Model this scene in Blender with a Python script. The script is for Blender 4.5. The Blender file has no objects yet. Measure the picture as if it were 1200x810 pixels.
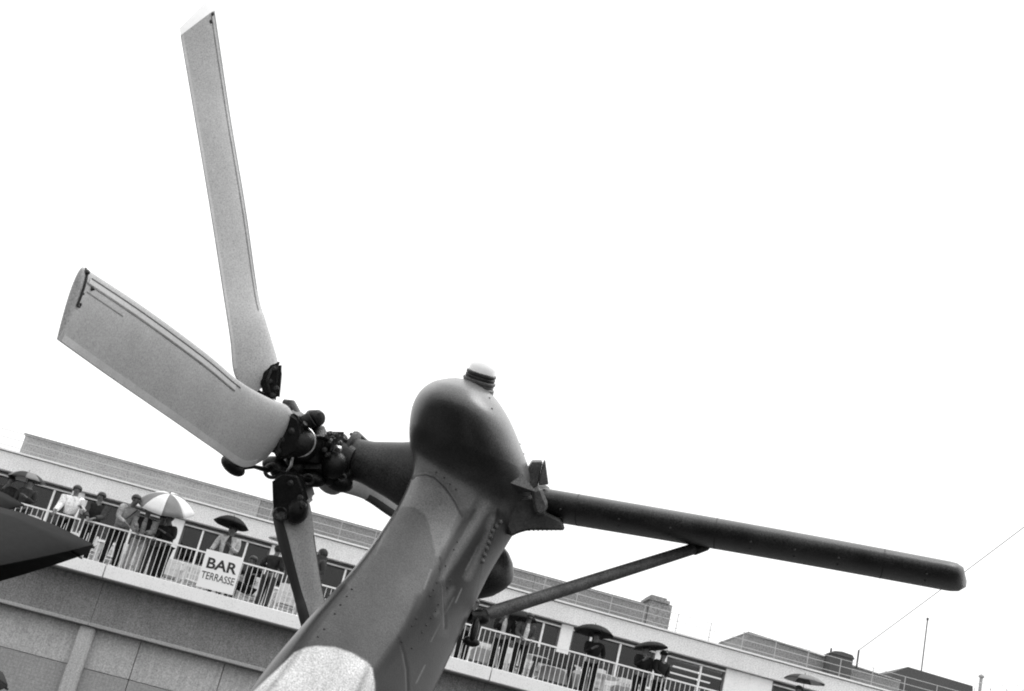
import bpy, bmesh, math, random
import numpy as np
from mathutils import Vector, Matrix
random.seed(7)
SC = bpy.context.scene
COL = SC.collection
rad = math.radians

# ---------------------------------------------------------------- camera
CAM = Vector((0, 0, 1.6))
FPX, PITCH, ROLL = 1667.0, rad(20.1), rad(14.3)
FW = Vector((0, math.cos(PITCH), math.sin(PITCH)))
_R0 = Vector((1, 0, 0)); _U0 = Vector((0, -math.sin(PITCH), math.cos(PITCH)))
RT = _R0 * math.cos(ROLL) + _U0 * math.sin(ROLL)
UP = -_R0 * math.sin(ROLL) + _U0 * math.cos(ROLL)
cd = bpy.data.cameras.new("camera"); cam = bpy.data.objects.new("camera", cd); COL.objects.link(cam)
M = Matrix((RT, UP, -FW)).transposed().to_4x4(); M.translation = CAM
cam.matrix_world = M
cd.sensor_width = 36; cd.lens = FPX * 36 / 1200; cd.clip_start = 0.05; cd.clip_end = 3000
SC.camera = cam

# ---------------------------------------------------------------- overcast sky, soft sun
SUN_EL, SUN_AZ = rad(62), rad(65)
world = bpy.data.worlds.new("World"); SC.world = world; world.use_nodes = True
nt = world.node_tree; nt.nodes.clear()
wo = nt.nodes.new('ShaderNodeOutputWorld')
sky = nt.nodes.new('ShaderNodeTexSky'); sky.sky_type = 'NISHITA'; sky.sun_disc = False
sky.sun_elevation = SUN_EL; sky.sun_rotation = SUN_AZ; sky.dust_density = 5
bw = nt.nodes.new('ShaderNodeRGBToBW'); nt.links.new(sky.outputs[0], bw.inputs[0])
b1 = nt.nodes.new('ShaderNodeBackground'); b1.inputs[1].default_value = 0.05; nt.links.new(bw.outputs[0], b1.inputs[0])
# closed cloud layer: overcast luminance, brighter towards the zenith
tc = nt.nodes.new('ShaderNodeTexCoord'); sx = nt.nodes.new('ShaderNodeSeparateXYZ'); nt.links.new(tc.outputs['Generated'], sx.inputs[0])
mr = nt.nodes.new('ShaderNodeMapRange'); nt.links.new(sx.outputs[2], mr.inputs[0])
mr.inputs[1].default_value = 0; mr.inputs[2].default_value = 1; mr.inputs[3].default_value = 0.88; mr.inputs[4].default_value = 2.1
b2 = nt.nodes.new('ShaderNodeBackground'); b2.inputs[0].default_value = (1, 1, 1, 1); nt.links.new(mr.outputs[0], b2.inputs[1])
ad = nt.nodes.new('ShaderNodeAddShader'); nt.links.new(b1.outputs[0], ad.inputs[0]); nt.links.new(b2.outputs[0], ad.inputs[1])
nt.links.new(ad.outputs[0], wo.inputs[0])
sd = bpy.data.lights.new("sun", 'SUN'); sd.energy = 1.1; sd.angle = rad(25); sd.color = (1, 1, 1)
sun = bpy.data.objects.new("sun", sd); COL.objects.link(sun)
sv = Vector((math.sin(SUN_AZ) * math.cos(SUN_EL), math.cos(SUN_AZ) * math.cos(SUN_EL), math.sin(SUN_EL)))
sun.rotation_euler = sv.to_track_quat('Z', 'Y').to_euler()
SC.view_settings.view_transform = 'Standard'; SC.view_settings.look = 'None'
SC.cycles.filter_width = 2.0
SC.view_settings.exposure = 0; SC.view_settings.gamma = 1

# ---------------------------------------------------------------- frames of reference
def P(x, y, d):
    """the point of the place seen at photo pixel x, y, at depth d metres in front of the camera"""
    return CAM + (FW + RT * ((x - 600) / FPX) - UP * ((y - 405) / FPX)) * d
PSI = rad(5.3)
FO = Vector((0, 35, 0)); FU = Vector((math.cos(PSI), math.sin(PSI), 0)); FN = Vector((-math.sin(PSI), math.cos(PSI), 0))
def FA(u, z, v=0):
    return FO + FU * u + FN * v + Vector((0, 0, z))
def fac(x, y, v=0):
    r = FW + RT * ((x - 600) / FPX) - UP * ((y - 405) / FPX)
    t = ((FO + FN * v - CAM) @ FN) / (r @ FN)
    p = CAM + r * t
    return (p - FO) @ FU, p.z

# ---------------------------------------------------------------- materials
MATS = {}
def mat(name, g, rough=.7, grain=.12, gs=60, dirt=.15, ds=3, bump=.0, bs=80, metal=0, spec=.5, attr=None, streak=0):
    grain *= 1.45
    if name in MATS: return MATS[name]
    m = bpy.data.materials.new(name); m.use_nodes = True; t = m.node_tree; b = t.nodes['Principled BSDF']
    b.inputs['Roughness'].default_value = rough; b.inputs['Metallic'].default_value = metal
    b.inputs['Specular IOR Level'].default_value = spec
    c = t.nodes.new('ShaderNodeTexCoord')
    def noise(sc, det, rgh=.6, stretch=None):
        n = t.nodes.new('ShaderNodeTexNoise'); n.inputs['Scale'].default_value = sc; n.inputs['Detail'].default_value = det
        n.inputs['Roughness'].default_value = rgh
        if stretch:
            mp = t.nodes.new('ShaderNodeMapping'); mp.inputs['Scale'].default_value = stretch
            t.links.new(c.outputs['Object'], mp.inputs[0]); t.links.new(mp.outputs[0], n.inputs['Vector'])
        else: t.links.new(c.outputs['Object'], n.inputs['Vector'])
        return n.outputs['Fac']
    def rng(src, amp):
        r = t.nodes.new('ShaderNodeMapRange'); r.inputs[1].default_value = .3; r.inputs[2].default_value = .7
        r.inputs[3].default_value = 1 - amp; r.inputs[4].default_value = 1 + amp; r.clamp = False
        t.links.new(src, r.inputs[0]); return r.outputs[0]
    def mul(a, bb):
        n = t.nodes.new('ShaderNodeMath'); n.operation = 'MULTIPLY'
        for i, s in enumerate((a, bb)):
            if isinstance(s, (int, float)): n.inputs[i].default_value = s
            else: t.links.new(s, n.inputs[i])
        return n.outputs[0]
    base = g
    if attr:
        a = t.nodes.new('ShaderNodeAttribute'); a.attribute_name = attr; base = a.outputs['Fac']
    v = mul(rng(noise(gs, 2), grain), rng(noise(ds, 5), dirt))
    if streak: v = mul(v, rng(noise(4, 4, .7, (6, 6, .35)), streak))
    v = mul(v, base)
    cl = t.nodes.new('ShaderNodeClamp'); t.links.new(v, cl.inputs[0]); cl.inputs[2].default_value = .86
    t.links.new(cl.outputs[0], b.inputs['Base Color'])
    if bump:
        bn = t.nodes.new('ShaderNodeBump'); bn.inputs['Strength'].default_value = bump; bn.inputs['Distance'].default_value = .01
        t.links.new(noise(bs, 4), bn.inputs['Height']); t.links.new(bn.outputs[0], b.inputs['Normal'])
    MATS[name] = m; return m
def glass_mat():
    m = bpy.data.materials.new('window_glass'); m.use_nodes = True; t = m.node_tree; t.nodes.remove(t.nodes['Principled BSDF'])
    o = t.nodes['Material Output']
    tr = t.nodes.new('ShaderNodeBsdfTransparent'); tr.inputs[0].default_value = (.55, .55, .55, 1)
    gl = t.nodes.new('ShaderNodeBsdfGlossy'); gl.inputs['Roughness'].default_value = .06
    fr = t.nodes.new('ShaderNodeFresnel'); fr.inputs[0].default_value = 1.5
    mx = t.nodes.new('ShaderNodeMixShader'); t.links.new(fr.outputs[0], mx.inputs[0]); t.links.new(tr.outputs[0], mx.inputs[1]); t.links.new(gl.outputs[0], mx.inputs[2])
    t.links.new(mx.outputs[0], o.inputs[0]); return m
M_glass = glass_mat()
def emis(name, s):
    m = bpy.data.materials.new(name); m.use_nodes = True; b = m.node_tree.nodes['Principled BSDF']
    b.inputs['Emission Color'].default_value = (1, 1, 1, 1); b.inputs['Emission Strength'].default_value = s; return m
def tiles_mat():
    m = mat('small_wall_tiles', .30, .7, .15, 34, .1, .8, 0); t = m.node_tree; b = t.nodes['Principled BSDF']
    br = t.nodes.new('ShaderNodeTexBrick'); c = t.nodes.new('ShaderNodeTexCoord'); mp = t.nodes.new('ShaderNodeMapping')
    mp.inputs['Rotation'].default_value = (rad(90), 0, 0)
    t.links.new(c.outputs['Object'], mp.inputs[0]); t.links.new(mp.outputs[0], br.inputs['Vector'])
    br.offset = 0; br.inputs['Scale'].default_value = 1; br.inputs['Brick Width'].default_value = .085; br.inputs['Row Height'].default_value = .085; br.inputs['Mortar Size'].default_value = .01
    br.inputs['Color1'].default_value = (1, 1, 1, 1); br.inputs['Color2'].default_value = (.9, .9, .9, 1); br.inputs['Mortar'].default_value = (.84, .84, .84, 1)
    src = b.inputs['Base Color'].links[0].from_socket
    mm = t.nodes.new('ShaderNodeMixRGB'); mm.blend_type = 'MULTIPLY'; mm.inputs[0].default_value = 1
    t.links.new(src, mm.inputs[1]); t.links.new(br.outputs[0], mm.inputs[2]); t.links.new(mm.outputs[0], b.inputs['Base Color']); return m

M_wall = mat('concrete_render', .39, .85, .24, 36, .08, .7, .3, 30, streak=.15)
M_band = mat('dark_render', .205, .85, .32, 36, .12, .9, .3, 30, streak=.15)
M_ledge = mat('ledge_concrete', .33, .8, .2, 30, .1, 1)
M_fascia = mat('white_fascia', .86, .7, .16, 36, .07, 1.5, streak=.06)
M_parapet = mat('pale_parapet', .70, .75, .2, 36, .07, 1, streak=.06)
M_pier = mat('white_pier', .84, .7, .08, 28, .06, 1)
M_rail = mat('white_rail_paint', .86, .5, .05, 30, .05, 4)
M_roofpost = mat('roof_post_paint', .36, .5, .05, 30, .05, 4)
M_roofrail = mat('roof_rail_paint', .47, .5, .05, 30, .05, 4)
M_pent1 = mat('roof_cladding', .34, .9, .3, 26, .12, .8, .4, 26)
M_pent2 = mat('roof_brick', .22, .9, .34, 26, .15, .8, .4, 26)
M_darkroof = mat('dark_roofing', .07, .8, .2, 30, .1, 2)
M_frame = mat('window_frame_dark', .1, .6, .1, 40)
M_mull = mat('window_mullion_pale', .6, .6, .1, 40)
M_room = mat('room_inside', .22, .9, .1, 20)
M_floor = mat('terrace_floor', .4, .8, .1, 20)
M_asph = mat('wet_asphalt', .04, .6, .25, 40, .25, .5, .3, 60, spec=.25)
M_plastic = mat('white_plastic', .6, .4, .06, 40, .05, 4)
M_wire = mat('wire_grey', .2, .6, .1, 40)
M_greyp = mat('grey_plastic', .30, .6, .1, 40)
M_dark = mat('black_plastic', .025, .6, .2, 40)
M_tile = tiles_mat()
M_blade = mat('blade_paint', .31, .45, .2, 175, .10, 5, .1, 300, spec=.4)
M_blade2 = mat('blade_edge_paint', .40, .45, .1, 170, .1, 9)
M_boot = mat('black_blade_boot', .012, .6, .2, 170, .2, 9)
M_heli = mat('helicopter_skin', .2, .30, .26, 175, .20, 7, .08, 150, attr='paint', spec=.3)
M_stab = mat('stabiliser_paint', .028, .38, .5, 175, .55, 7, .08, 150, spec=.22)
M_fit = mat('fitting_paint', .075, .45, .36, 175, .35, 14, .1, 150, spec=.3)
M_strip = mat('strip_paint', .11, .5, .2, 120, .4, 20, spec=.3)
M_black = mat('greasy_black_metal', .007, .36, .3, 120, .5, 20, .3, 100, spec=.22)
M_steel = mat('worn_steel', .035, .42, .3, 120, .5, 30, .3, 100, metal=.3, spec=.3)
M_bright = mat('bright_metal', .5, .3, .2, 120, .3, 30, metal=.7)
M_seam = mat('dark_seam_sealant', .02, .8, .1, 100)  # dark joint colour for stabiliser and blade-tip seams
M_lens = mat('milky_lens', .85, .25, .02, 100, .03, 30)

# ---------------------------------------------------------------- mesh helpers
class MB:
    def __init__(s): s.v = []; s.f = []
    def add(s, vs, fs):
        o = len(s.v); s.v += [Vector(a) for a in vs]; s.f += [tuple(i + o for i in f) for f in fs]; return s
    def box(s, a, b, mtx=None):
        (x0, y0, z0), (x1, y1, z1) = a, b
        vs = [Vector(q) for q in ((x0, y0, z0), (x1, y0, z0), (x1, y1, z0), (x0, y1, z0), (x0, y0, z1), (x1, y0, z1), (x1, y1, z1), (x0, y1, z1))]
        if mtx is not None: vs = [mtx @ q for q in vs]
        return s.add(vs, [(0, 3, 2, 1), (4, 5, 6, 7), (0, 1, 5, 4), (1, 2, 6, 5), (2, 3, 7, 6), (3, 0, 4, 7)])
    def tube(s, pts, rs, n=10, cap=True):
        pts = [Vector(p) for p in pts]
        if isinstance(rs, (int, float)): rs = [rs] * len(pts)
        vs = []; a = None
        for i, p in enumerate(pts):
            t = (pts[min(i + 1, len(pts) - 1)] - pts[max(i - 1, 0)])
            if t.length < 1e-9: t = Vector((0, 0, 1))
            t.normalize()
            if a is None: a = t.orthogonal().normalized()
            else:
                a = (a - t * (a @ t))
                a = a.normalized() if a.length > 1e-6 else t.orthogonal().normalized()
            b = t.cross(a)
            for k in range(n):
                w = 2 * math.pi * k / n; vs.append(p + (a * math.cos(w) + b * math.sin(w)) * rs[i])
        m = len(pts)
        fs = [(i * n + k, i * n + (k + 1) % n, (i + 1) * n + (k + 1) % n, (i + 1) * n + k) for i in range(m - 1) for k in range(n)]
        if cap: fs += [tuple(range(n - 1, -1, -1)), tuple((m - 1) * n + k for k in range(n))]
        return s.add(vs, fs)
    def lathe(s, o, ax, prof, n=24):
        """prof: (distance along ax, radius)"""
        o = Vector(o); ax = Vector(ax).normalized(); a = ax.orthogonal().normalized(); b = ax.cross(a); vs = []
        for h, r in prof:
            for k in range(n):
                w = 2 * math.pi * k / n; vs.append(o + ax * h + (a * math.cos(w) + b * math.sin(w)) * max(r, 1e-5))
        m = len(prof)
        fs = [(i * n + k, i * n + (k + 1) % n, (i + 1) * n + (k + 1) % n, (i + 1) * n + k) for i in range(m - 1) for k in range(n)]
        fs += [tuple(range(n - 1, -1, -1)), tuple((m - 1) * n + k for k in range(n))]
        return s.add(vs, fs)
    def ball(s, c, r, sc=(1, 1, 1), n=14, m=9, rot=None):
        vs = []; fs = []
        for i in range(m + 1):
            th = math.pi * i / m
            for k in range(n):
                w = 2 * math.pi * k / n
                q = Vector((r * sc[0] * math.sin(th) * math.cos(w), r * sc[1] * math.sin(th) * math.sin(w), r * sc[2] * math.cos(th)))
                if rot is not None: q = rot @ q
                vs.append(Vector(c) + q)
        for i in range(m):
            for k in range(n): fs.append((i * n + k, (i + 1) * n + k, (i + 1) * n + (k + 1) % n, i * n + (k + 1) % n))
        return s.add(vs, fs)
    def prism(s, poly, d):
        """poly: list of points, extruded by vector d"""
        n = len(poly); d = Vector(d); vs = [Vector(p) for p in poly] + [Vector(p) + d for p in poly]
        return s.add(vs, [tuple(range(n))[::-1], tuple(range(n, 2 * n))] + [(i, (i + 1) % n, n + (i + 1) % n, n + i) for i in range(n)])
    def mesh(s, name, m, smooth=False, bevel=0, seg=1):
        me = bpy.data.meshes.new(name); me.from_pydata([tuple(v) for v in s.v], [], s.f); me.materials.append(m)
        bm = bmesh.new(); bm.from_mesh(me); bmesh.ops.remove_doubles(bm, verts=bm.verts, dist=1e-5)
        bmesh.ops.recalc_face_normals(bm, faces=bm.faces)
        if bevel: bmesh.ops.bevel(bm, geom=list(bm.edges), offset=bevel, segments=seg if bevel < .015 else 3, affect='EDGES')
        bm.to_mesh(me); bm.free()
        if smooth: me.shade_auto(smooth) if hasattr(me, 'shade_auto') else None
        if smooth:
            for p in me.polygons: p.use_smooth = True
            ang = smooth if isinstance(smooth, float) else .6
            try: me.set_sharp_from_angle(angle=ang)
            except Exception: pass
        return me
    def obj(s, name, m, parent=None, smooth=False, bevel=0, loc=None, rot=None):
        o = bpy.data.objects.new(name, s.mesh(name, m, smooth, bevel)); COL.objects.link(o)
        if parent is not None: o.parent = parent
        if loc is not None: o.location = loc
        if rot is not None: o.rotation_euler = rot
        return o
def tag(o, label=None, cat=None, group=None, kind=None):
    if label: o['label'] = label
    if cat: o['category'] = cat
    if group: o['group'] = group
    if kind: o['kind'] = kind
    return o
def empty(name, loc=(0, 0, 0), rz=0, label=None, cat=None, group=None):
    o = bpy.data.objects.new(name, None); COL.objects.link(o); o.location = loc; o.rotation_euler = (0, 0, rz); o.empty_display_size = .1
    return tag(o, label, cat, group)
def clone(o, parent, loc=None, rot=None):
    c = o.copy(); COL.objects.link(c); c.parent = parent
    if loc is not None: c.location = loc
    if rot is not None: c.rotation_euler = rot
    return c
def copy_tree(o, parent=None):
    c = o.copy(); COL.objects.link(c); c.parent = parent
    for ch in o.children: copy_tree(ch, c)
    return c

# ---------------------------------------------------------------- the ground
tag(MB().add([(-900, -500, 0), (900, -500, 0), (900, 1500, 0), (-900, 1500, 0)], [(0, 1, 2, 3)]).obj('ground', M_asph), kind='structure')

# ================================================================ TERRACE BUILDING
# local frame of the facade: x along it, y away from the camera, z up; origin at FO
Z_SLAB, Z_FB, Z_LEDGE, Z_HEAD, Z_COP, Z_RAIL = 6.24, 5.92, 4.83, 8.45, 8.97, 7.15
U0, U1 = -22.0, 27.0
VW = 4.0
bld = empty('terrace_building', FO, PSI, 'long pale building with a glazed upper floor behind its roof terrace', 'building')
seams = [-8.07 + 9.54 * k for k in range(-2, 5)]
cuts = [U0] + [s for s in seams if U0 < s < U1] + [U1]
for a, b in zip(cuts[:-1], cuts[1:]):
    MB().box((a + .012, -.06, Z_FB), (b - .012, .14, Z_SLAB - .0)).obj('fascia_slab', M_fascia, bld, bevel=.012)
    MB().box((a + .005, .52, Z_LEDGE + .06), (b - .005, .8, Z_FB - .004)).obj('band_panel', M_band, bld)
    MB().box((a, .30, Z_LEDGE - .03), (b - .004, .8, Z_LEDGE + .055)).obj('ledge', M_ledge, bld, bevel=.012)
MB().box((U0, .14, Z_FB + .01), (U1, VW + 4.4, Z_SLAB - .03)).obj('floor_slab', M_floor, bld)
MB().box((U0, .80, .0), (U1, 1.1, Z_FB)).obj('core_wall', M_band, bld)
# wall panels below the ledge, pilasters at the seams, tiled foot below
pw = []
for s in seams:
    for q in (1.27, 3.32, 5.3, 7.35): pw.append(s + q)
jo = sorted([U0, U1] + seams + [x for x in pw if U0 < x < U1])
ZT = 3.86
for a, b in zip(jo[:-1], jo[1:]):
    if a < U0 or b > U1: continue
    MB().box((a + .008, .60, ZT + .006), (b - .008, .8, Z_LEDGE - .034)).obj('wall_panel', M_wall, bld, bevel=.008)
    MB().box((a + .008, .60, .02), (b - .008, .8, ZT - .006)).obj('tiled_panel', M_tile, bld, bevel=.008)
for s in seams:
    if U0 < s < U1: MB().box((s - .19, .42, .0), (s + .19, .597, Z_LEDGE - .033)).obj('pilaster', M_wall, bld, bevel=.03)
# upper floor: sill wall, piers, windows
piers = [-7.19 + 2.745 * k for k in range(-5, 13)]
MB().box((U0, VW - .03, Z_SLAB - .02), (U1, VW + .2, 7.30)).obj('sill_wall', mat('sill_wall_render', .42, .8, .2, 30, .1, 1), bld)
MB().box((U0, VW - .07, 7.30), (U1, VW + .2, 7.36)).obj('window_sill', M_pier, bld)
blank = (8.5, 9.78)
mull = {}
for x, y in ((59, 590), (239, 621), (291, 634), (406, 666), (638, 729), (694, 741), (728, 753), (822, 781), (495, 700)):
    u = fac(x, y, VW)[0]; k = max(i for i, p in enumerate(piers) if p <= u); mull.setdefault(k, []).append(u)
for k, p in enumerate(piers):
    w = .17 if k != 10 else .17
    MB().box((p - w, VW - .05, 7.362), (p + w, VW + .2, Z_HEAD - .02)).obj('pier', M_pier, bld, bevel=.01)
for k, (a, b) in enumerate(zip(piers[:-1], piers[1:])):
    a += .17; b -= .17
    if a < 8.6 < b:                                     # the bay that ends in a blank wall
        b = 8.42
        MB().box((b + .004, VW - .045, 7.362), (9.80, VW + .2, Z_HEAD - .02)).obj('blank_wall', M_pier, bld, bevel=.01)
    if a > 9.3 and a < 10: a = 9.82
    if b - a < .5: continue
    fr = MB()
    fr.box((a, VW + .02, 7.362), (a + .05, VW + .1, Z_HEAD - .03)).box((b - .05, VW + .02, 7.362), (b, VW + .1, Z_HEAD - .03))
    fr.box((a + .05, VW + .02, 8.33), (b - .05, VW + .1, Z_HEAD - .03)).box((a + .05, VW + .02, 7.362), (b - .05, VW + .1, 7.41))
    w = fr.obj('window', M_frame, bld)
    MB().box((a, VW - .06, 8.315), (b, VW + .015, 8.35)).obj('head_rail', M_mull, w)
    ms = mull.get(k) or [a + (b - a) * .6]
    ed = [a + .05] + sorted(m for m in ms if a + .2 < m < b - .2) + [b - .05]
    for m in ed[1:-1]: MB().box((m - .026, VW - .02, 7.362), (m + .026, VW + .06, 8.31)).obj('mullion', M_pier, w)
    for x0, x1 in zip(ed[:-1], ed[1:]):
        MB().box((x0 + (.037 if x0 > a + .06 else .002), VW + .064, 7.415), (x1 - (.037 if x1 < b - .06 else .002), VW + .074, 8.325)).obj('pane', M_glass, w)
MB().box((U0, VW - .22, Z_HEAD), (U1, VW + .2, Z_COP - .05)).obj('parapet_band', M_parapet, bld)
MB().box((U0, VW - .22, Z_COP - .05), (U1, VW + .2, Z_COP - .025)).obj('coping_dark_strip', M_band, bld)  # solid dark strip flush with the parapet, below the coping
MB().box((U0, VW - .28, Z_COP - .022), (U1, VW + .26, Z_COP + .02)).obj('coping', M_fascia, bld)
MB().box((U0, VW + .2, Z_HEAD + .08), (U1, 14, Z_COP - .1)).obj('roof_slab', M_pent1, bld)
MB().box((U0, 10.0, Z_SLAB), (U1, 10.2, Z_HEAD)).obj('room_wall', M_room, bld)
for a, b in ((7.3, 9.3), (7.0, 8.8)):
    v = 5.4 if a > 7.1 else 6.6
    MB().box((a, v, 8.33), (b, v + .1, 8.36)).obj('ceiling_lamp', emis('lamp_tube', 2.2), bld)
for u in (U0, U1 - .2): MB().box((u, 1.1, 0), (u + .2, 14, Z_HEAD)).obj('end_wall', M_wall, bld)

# ---- rooftop: guard rail, penthouses, chimneys
rr = empty('roof_railing', FA(0, Z_COP, 5), PSI, 'thin pale three-rail guard railing along the flat roof edge', 'railing')
for z in (.36, .57, .775): MB().box((U0, -.007, z - .007), (U1, .007, z + .007)).obj('rail', M_roofrail, rr)
pm = MB().box((-.010, -.0072, -.1), (.010, .0072, .784)).obj('post', M_roofpost, rr)
x0 = fac(868.7, 760, 5)[0] % 1.0
pm.location = (-21 + x0, 0, 0)
for k in range(-20, 26): clone(pm, rr, (k + x0, 0, 0))

def block(name, u0, u1, z1, v, depth, m, parent, slope=None, z0=8.85, z1b=None):
    """a row of wall courses; slope raises the left foot of the wall"""
    zb = z1b if z1b is not None else z1
    mb = MB(); mb.prism([(u0, 0, z0), (u1, 0, z0), (u1, 0, zb), (u0, 0, z1)], (0, depth, 0))
    return mb.obj(name, m, parent)
ph = empty('penthouse', FA(0, 0, 8), PSI, 'long low grey rooftop storey behind the roof railing, ending at a chimney', 'building')
us = [-12.66, -5.45, -.8, 3.2, 6.84]
for i, (a, b) in enumerate(zip(us[:-1], us[1:])): block('wall_panel', a + .006, b - .006, 10.34 + .01 * (i % 2), 8, 3, M_pent1 if i == 0 else M_pent2, ph)
MB().box((-12.7, -.05, 10.36), (6.84, 3.05, 10.40)).obj('roof_edge', M_pent2, ph)
ch = empty('chimney', FA(7.2, 0, 8), PSI, 'square grey chimney with a flat cap at the right end of the longer penthouse', 'chimney')
MB().box((-.35, -.1, 8.86), (.36, .8, 10.55)).obj('shaft', M_pent2, ch); MB().box((-.42, -.17, 10.55), (.25, .87, 10.64)).obj('cap', M_pent2, ch)
MB().box((-.35, -.06, 10.64), (.16, .76, 10.72)).obj('flue', M_pent2, ch)
p2 = empty('penthouse', FA(0, 0, 8), PSI, 'shorter dark grey rooftop storey with a slanted left foot, right of the open railing', 'building')
MB().prism([(9.62, 0, 8.86), (15.2, 0, 8.86), (15.2, 0, 10.16), (10.11, 0, 10.37), (10.05, 0, 10.05)], (0, 3, 0)).obj('wall', M_pent2, p2)
MB().prism([(10.09, -.05, 10.375), (15.2, -.05, 10.165), (15.2, -.05, 10.20), (10.09, -.05, 10.41)], (0, 3, 0)).obj('roof_edge', M_pent1, p2)
c2 = empty('chimney', FA(13.05, 0, 7.4), PSI, 'low dark chimney block with a thin rod, in the middle of the shorter penthouse', 'chimney')
MB().box((-.4, 0, 8.86), (.3, .55, 10.33)).obj('shaft', M_darkroof, c2)
MB().prism([(-.45, -.04, 10.33), (.34, -.04, 10.33), (.24, -.04, 10.44), (-.1, -.04, 10.46), (-.34, -.04, 10.42)], (0, .6, 0)).obj('cap', M_darkroof, c2)
MB().tube([(-.37, .2, 10.4), (-.37, .2, 10.52)], .03).obj('pipe', M_darkroof, c2)
dr = empty('roof_hut', FA(0, 0, 8.6), PSI, 'dark hipped plant-room roof at the far right end of the roof', 'building')
a = fac(1046, 788, 8.6); b = fac(1064, 781.5, 8.6); c = fac(1140, 804, 8.6)
MB().prism([(a[0], 0, 8.86), (c[0] + .3, 0, 8.86), (c[0], 0, c[1]), (b[0], 0, b[1]), (a[0], 0, a[1])], (0, 3, 0)).obj('roof', M_darkroof, dr)
def rod(name, p0, p1, r, m, label, cat):
    e = empty(name, p0, 0, label, cat); d = Vector(p1) - Vector(p0)
    MB().tube([(0, 0, 0), d], r, 8).obj('shaft', m, e); return e, d
def pfac(x, y, v):
    u, z = fac(x, y, v); return FA(u, z, v)
e, d = rod('pole', pfac(1079.5, 788, 9), pfac(1087, 726, 9), .022, M_darkroof, 'tall thin bare pole standing on the roof near its right end', 'pole')
MB().tube([d * .985, d * 1.03], .04, 8).obj('tip', M_darkroof, e)
e, d = rod('antenna_rod', pfac(1003.5, 784, 7.6), pfac(1006.5, 762, 7.6), .03, M_darkroof, 'short thin rod beside the low chimney where the wire begins', 'antenna')
pA = pfac(1006.5, 762, 7.6); pB = P(1700, 229, 26)
pts = [pA.lerp(pB, t / 20) + Vector((0, 0, -.12 * 4 * (t / 20) * (1 - t / 20))) for t in range(21)]
w = MB().tube(pts, .013, 6).obj('overhead_wire', M_wire); tag(w, 'single thin grey wire rising from the roof into the white sky', 'wire')
hp = empty('arched_railing', FA(0, 0, 6), PSI, 'pale railing of rounded hoops at the far right roof corner', 'railing')
for x in (1152, 1171, 1190, 1209):
    ua, za = fac(x, 806 + (x - 1165) * .05, 6)
    MB().tube([(ua + .26 * math.cos(t), 0, za - .1 + .22 * math.sin(t)) for t in [math.pi * k / 12 for k in range(13)]], .009, 6).obj('hoop', M_roofrail, hp)
    MB().tube([(ua - .26, 0, za - .1), (ua - .26, 0, 8.9)], .014, 6).obj('post', M_roofrail, hp)
ua, za = fac(1150, 794, 7)
q = empty('roof_vent', FA(ua, 8.9, 7), 0, 'tiny grey vent pipe poking up beyond the arched railing', 'vent')
MB().tube([(0, 0, 0), (0, 0, za - 8.9)], .05).obj('pipe', M_greyp, q); MB().lathe((0, 0, za - 8.9), (0, 0, 1), [(0, .09), (.05, .09), (.1, .03)], 10).obj('cap', M_greyp, q)

# ---- terrace balustrades (one thing per welded section)
bal0 = None
secs = [(-14.6, -9.0), (-8.92, -4.0), (-3.92, .86), (.98, 5.7), (5.78, 10.6), (10.68, 15.5)]
desc = ['welded white balustrade section behind the black umbrellas at far left', 'white balustrade section under the leaning group and the grey and white umbrella',
        'white balustrade section right of the BAR sign, behind the lowest blade', 'white balustrade section right of the tail pylon with low grey chairs behind',
        'white balustrade section below the pair sharing a black umbrella', 'white balustrade section at the far right, mostly out of view']
for i, ((a, b), dsc) in enumerate(zip(secs, desc)):
    r = empty('balustrade', FA(a, Z_SLAB, .05), PSI, dsc, 'railing', 'white balustrades along the terrace edge')
    L = b - a; zt = Z_RAIL - Z_SLAB - (.0 if i % 2 else .02)
    MB().box((0, -.02, zt - .036), (L, .02, zt)).obj('top_rail', M_rail, r)
    for u in (.0, L - .02): MB().box((u, -.0199, 0), (u + .02, .0199, zt - .037)).obj('end_post', M_rail, r)
    n = int(L / .125)
    for k in range(1, n):
        if bal0 is None:
            bal0 = MB().box((-.0062, -.0062, .0), (.0062, .0062, .86)).obj('baluster', M_rail, r, loc=(L * k / n, 0, 0))
        else: clone(bal0, r, (L * k / n, 0, 0))

# ---- BAR TERRASSE board
cs = [fac(*c, -.05) for c in ((244.2, 645.7), (282.6, 655.5), (271.5, 695.8), (231.2, 685.8))]
cu = sum(c[0] for c in cs) / 4; cz = sum(c[1] for c in cs) / 4
sg = empty('sign_board', FA(cu, cz, -.06), PSI, 'white board reading BAR TERRASSE hung on the railing below the black umbrella', 'sign')
sg.rotation_euler = (0, rad(-1.0), PSI)
sw, sh = .90, .92
MB().box((-sw / 2, -.012, -sh / 2), (sw / 2, .012, sh / 2)).obj('board', mat('sign_white', .88, .5, .03, 40, .03, 3), sg, bevel=.004)
M_ink = mat('sign_ink', .02, .6, .1, 40)
def text(body, w, h, z, bold, parent):
    c = bpy.data.curves.new('lettering', 'FONT'); c.body = body; c.align_x = 'CENTER'; c.align_y = 'CENTER'; c.size = 1; c.extrude = .002; c.offset = bold
    c.materials.append(M_ink)
    o = bpy.data.objects.new('lettering', c); COL.objects.link(o); bpy.context.view_layer.update()
    d = o.dimensions.copy(); me = bpy.data.meshes.new_from_object(o); bpy.data.objects.remove(o)
    o = bpy.data.objects.new('lettering', me); COL.objects.link(o); o.scale = (w / d.x, h / d.y, 1); o.rotation_euler = (rad(90), 0, 0); o.location = (0, -.016, z); o.parent = parent
text('BAR', .73, .26, .14, .026, sg); text('TERRASSE', .80, .175, -.16, .004, sg)

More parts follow.
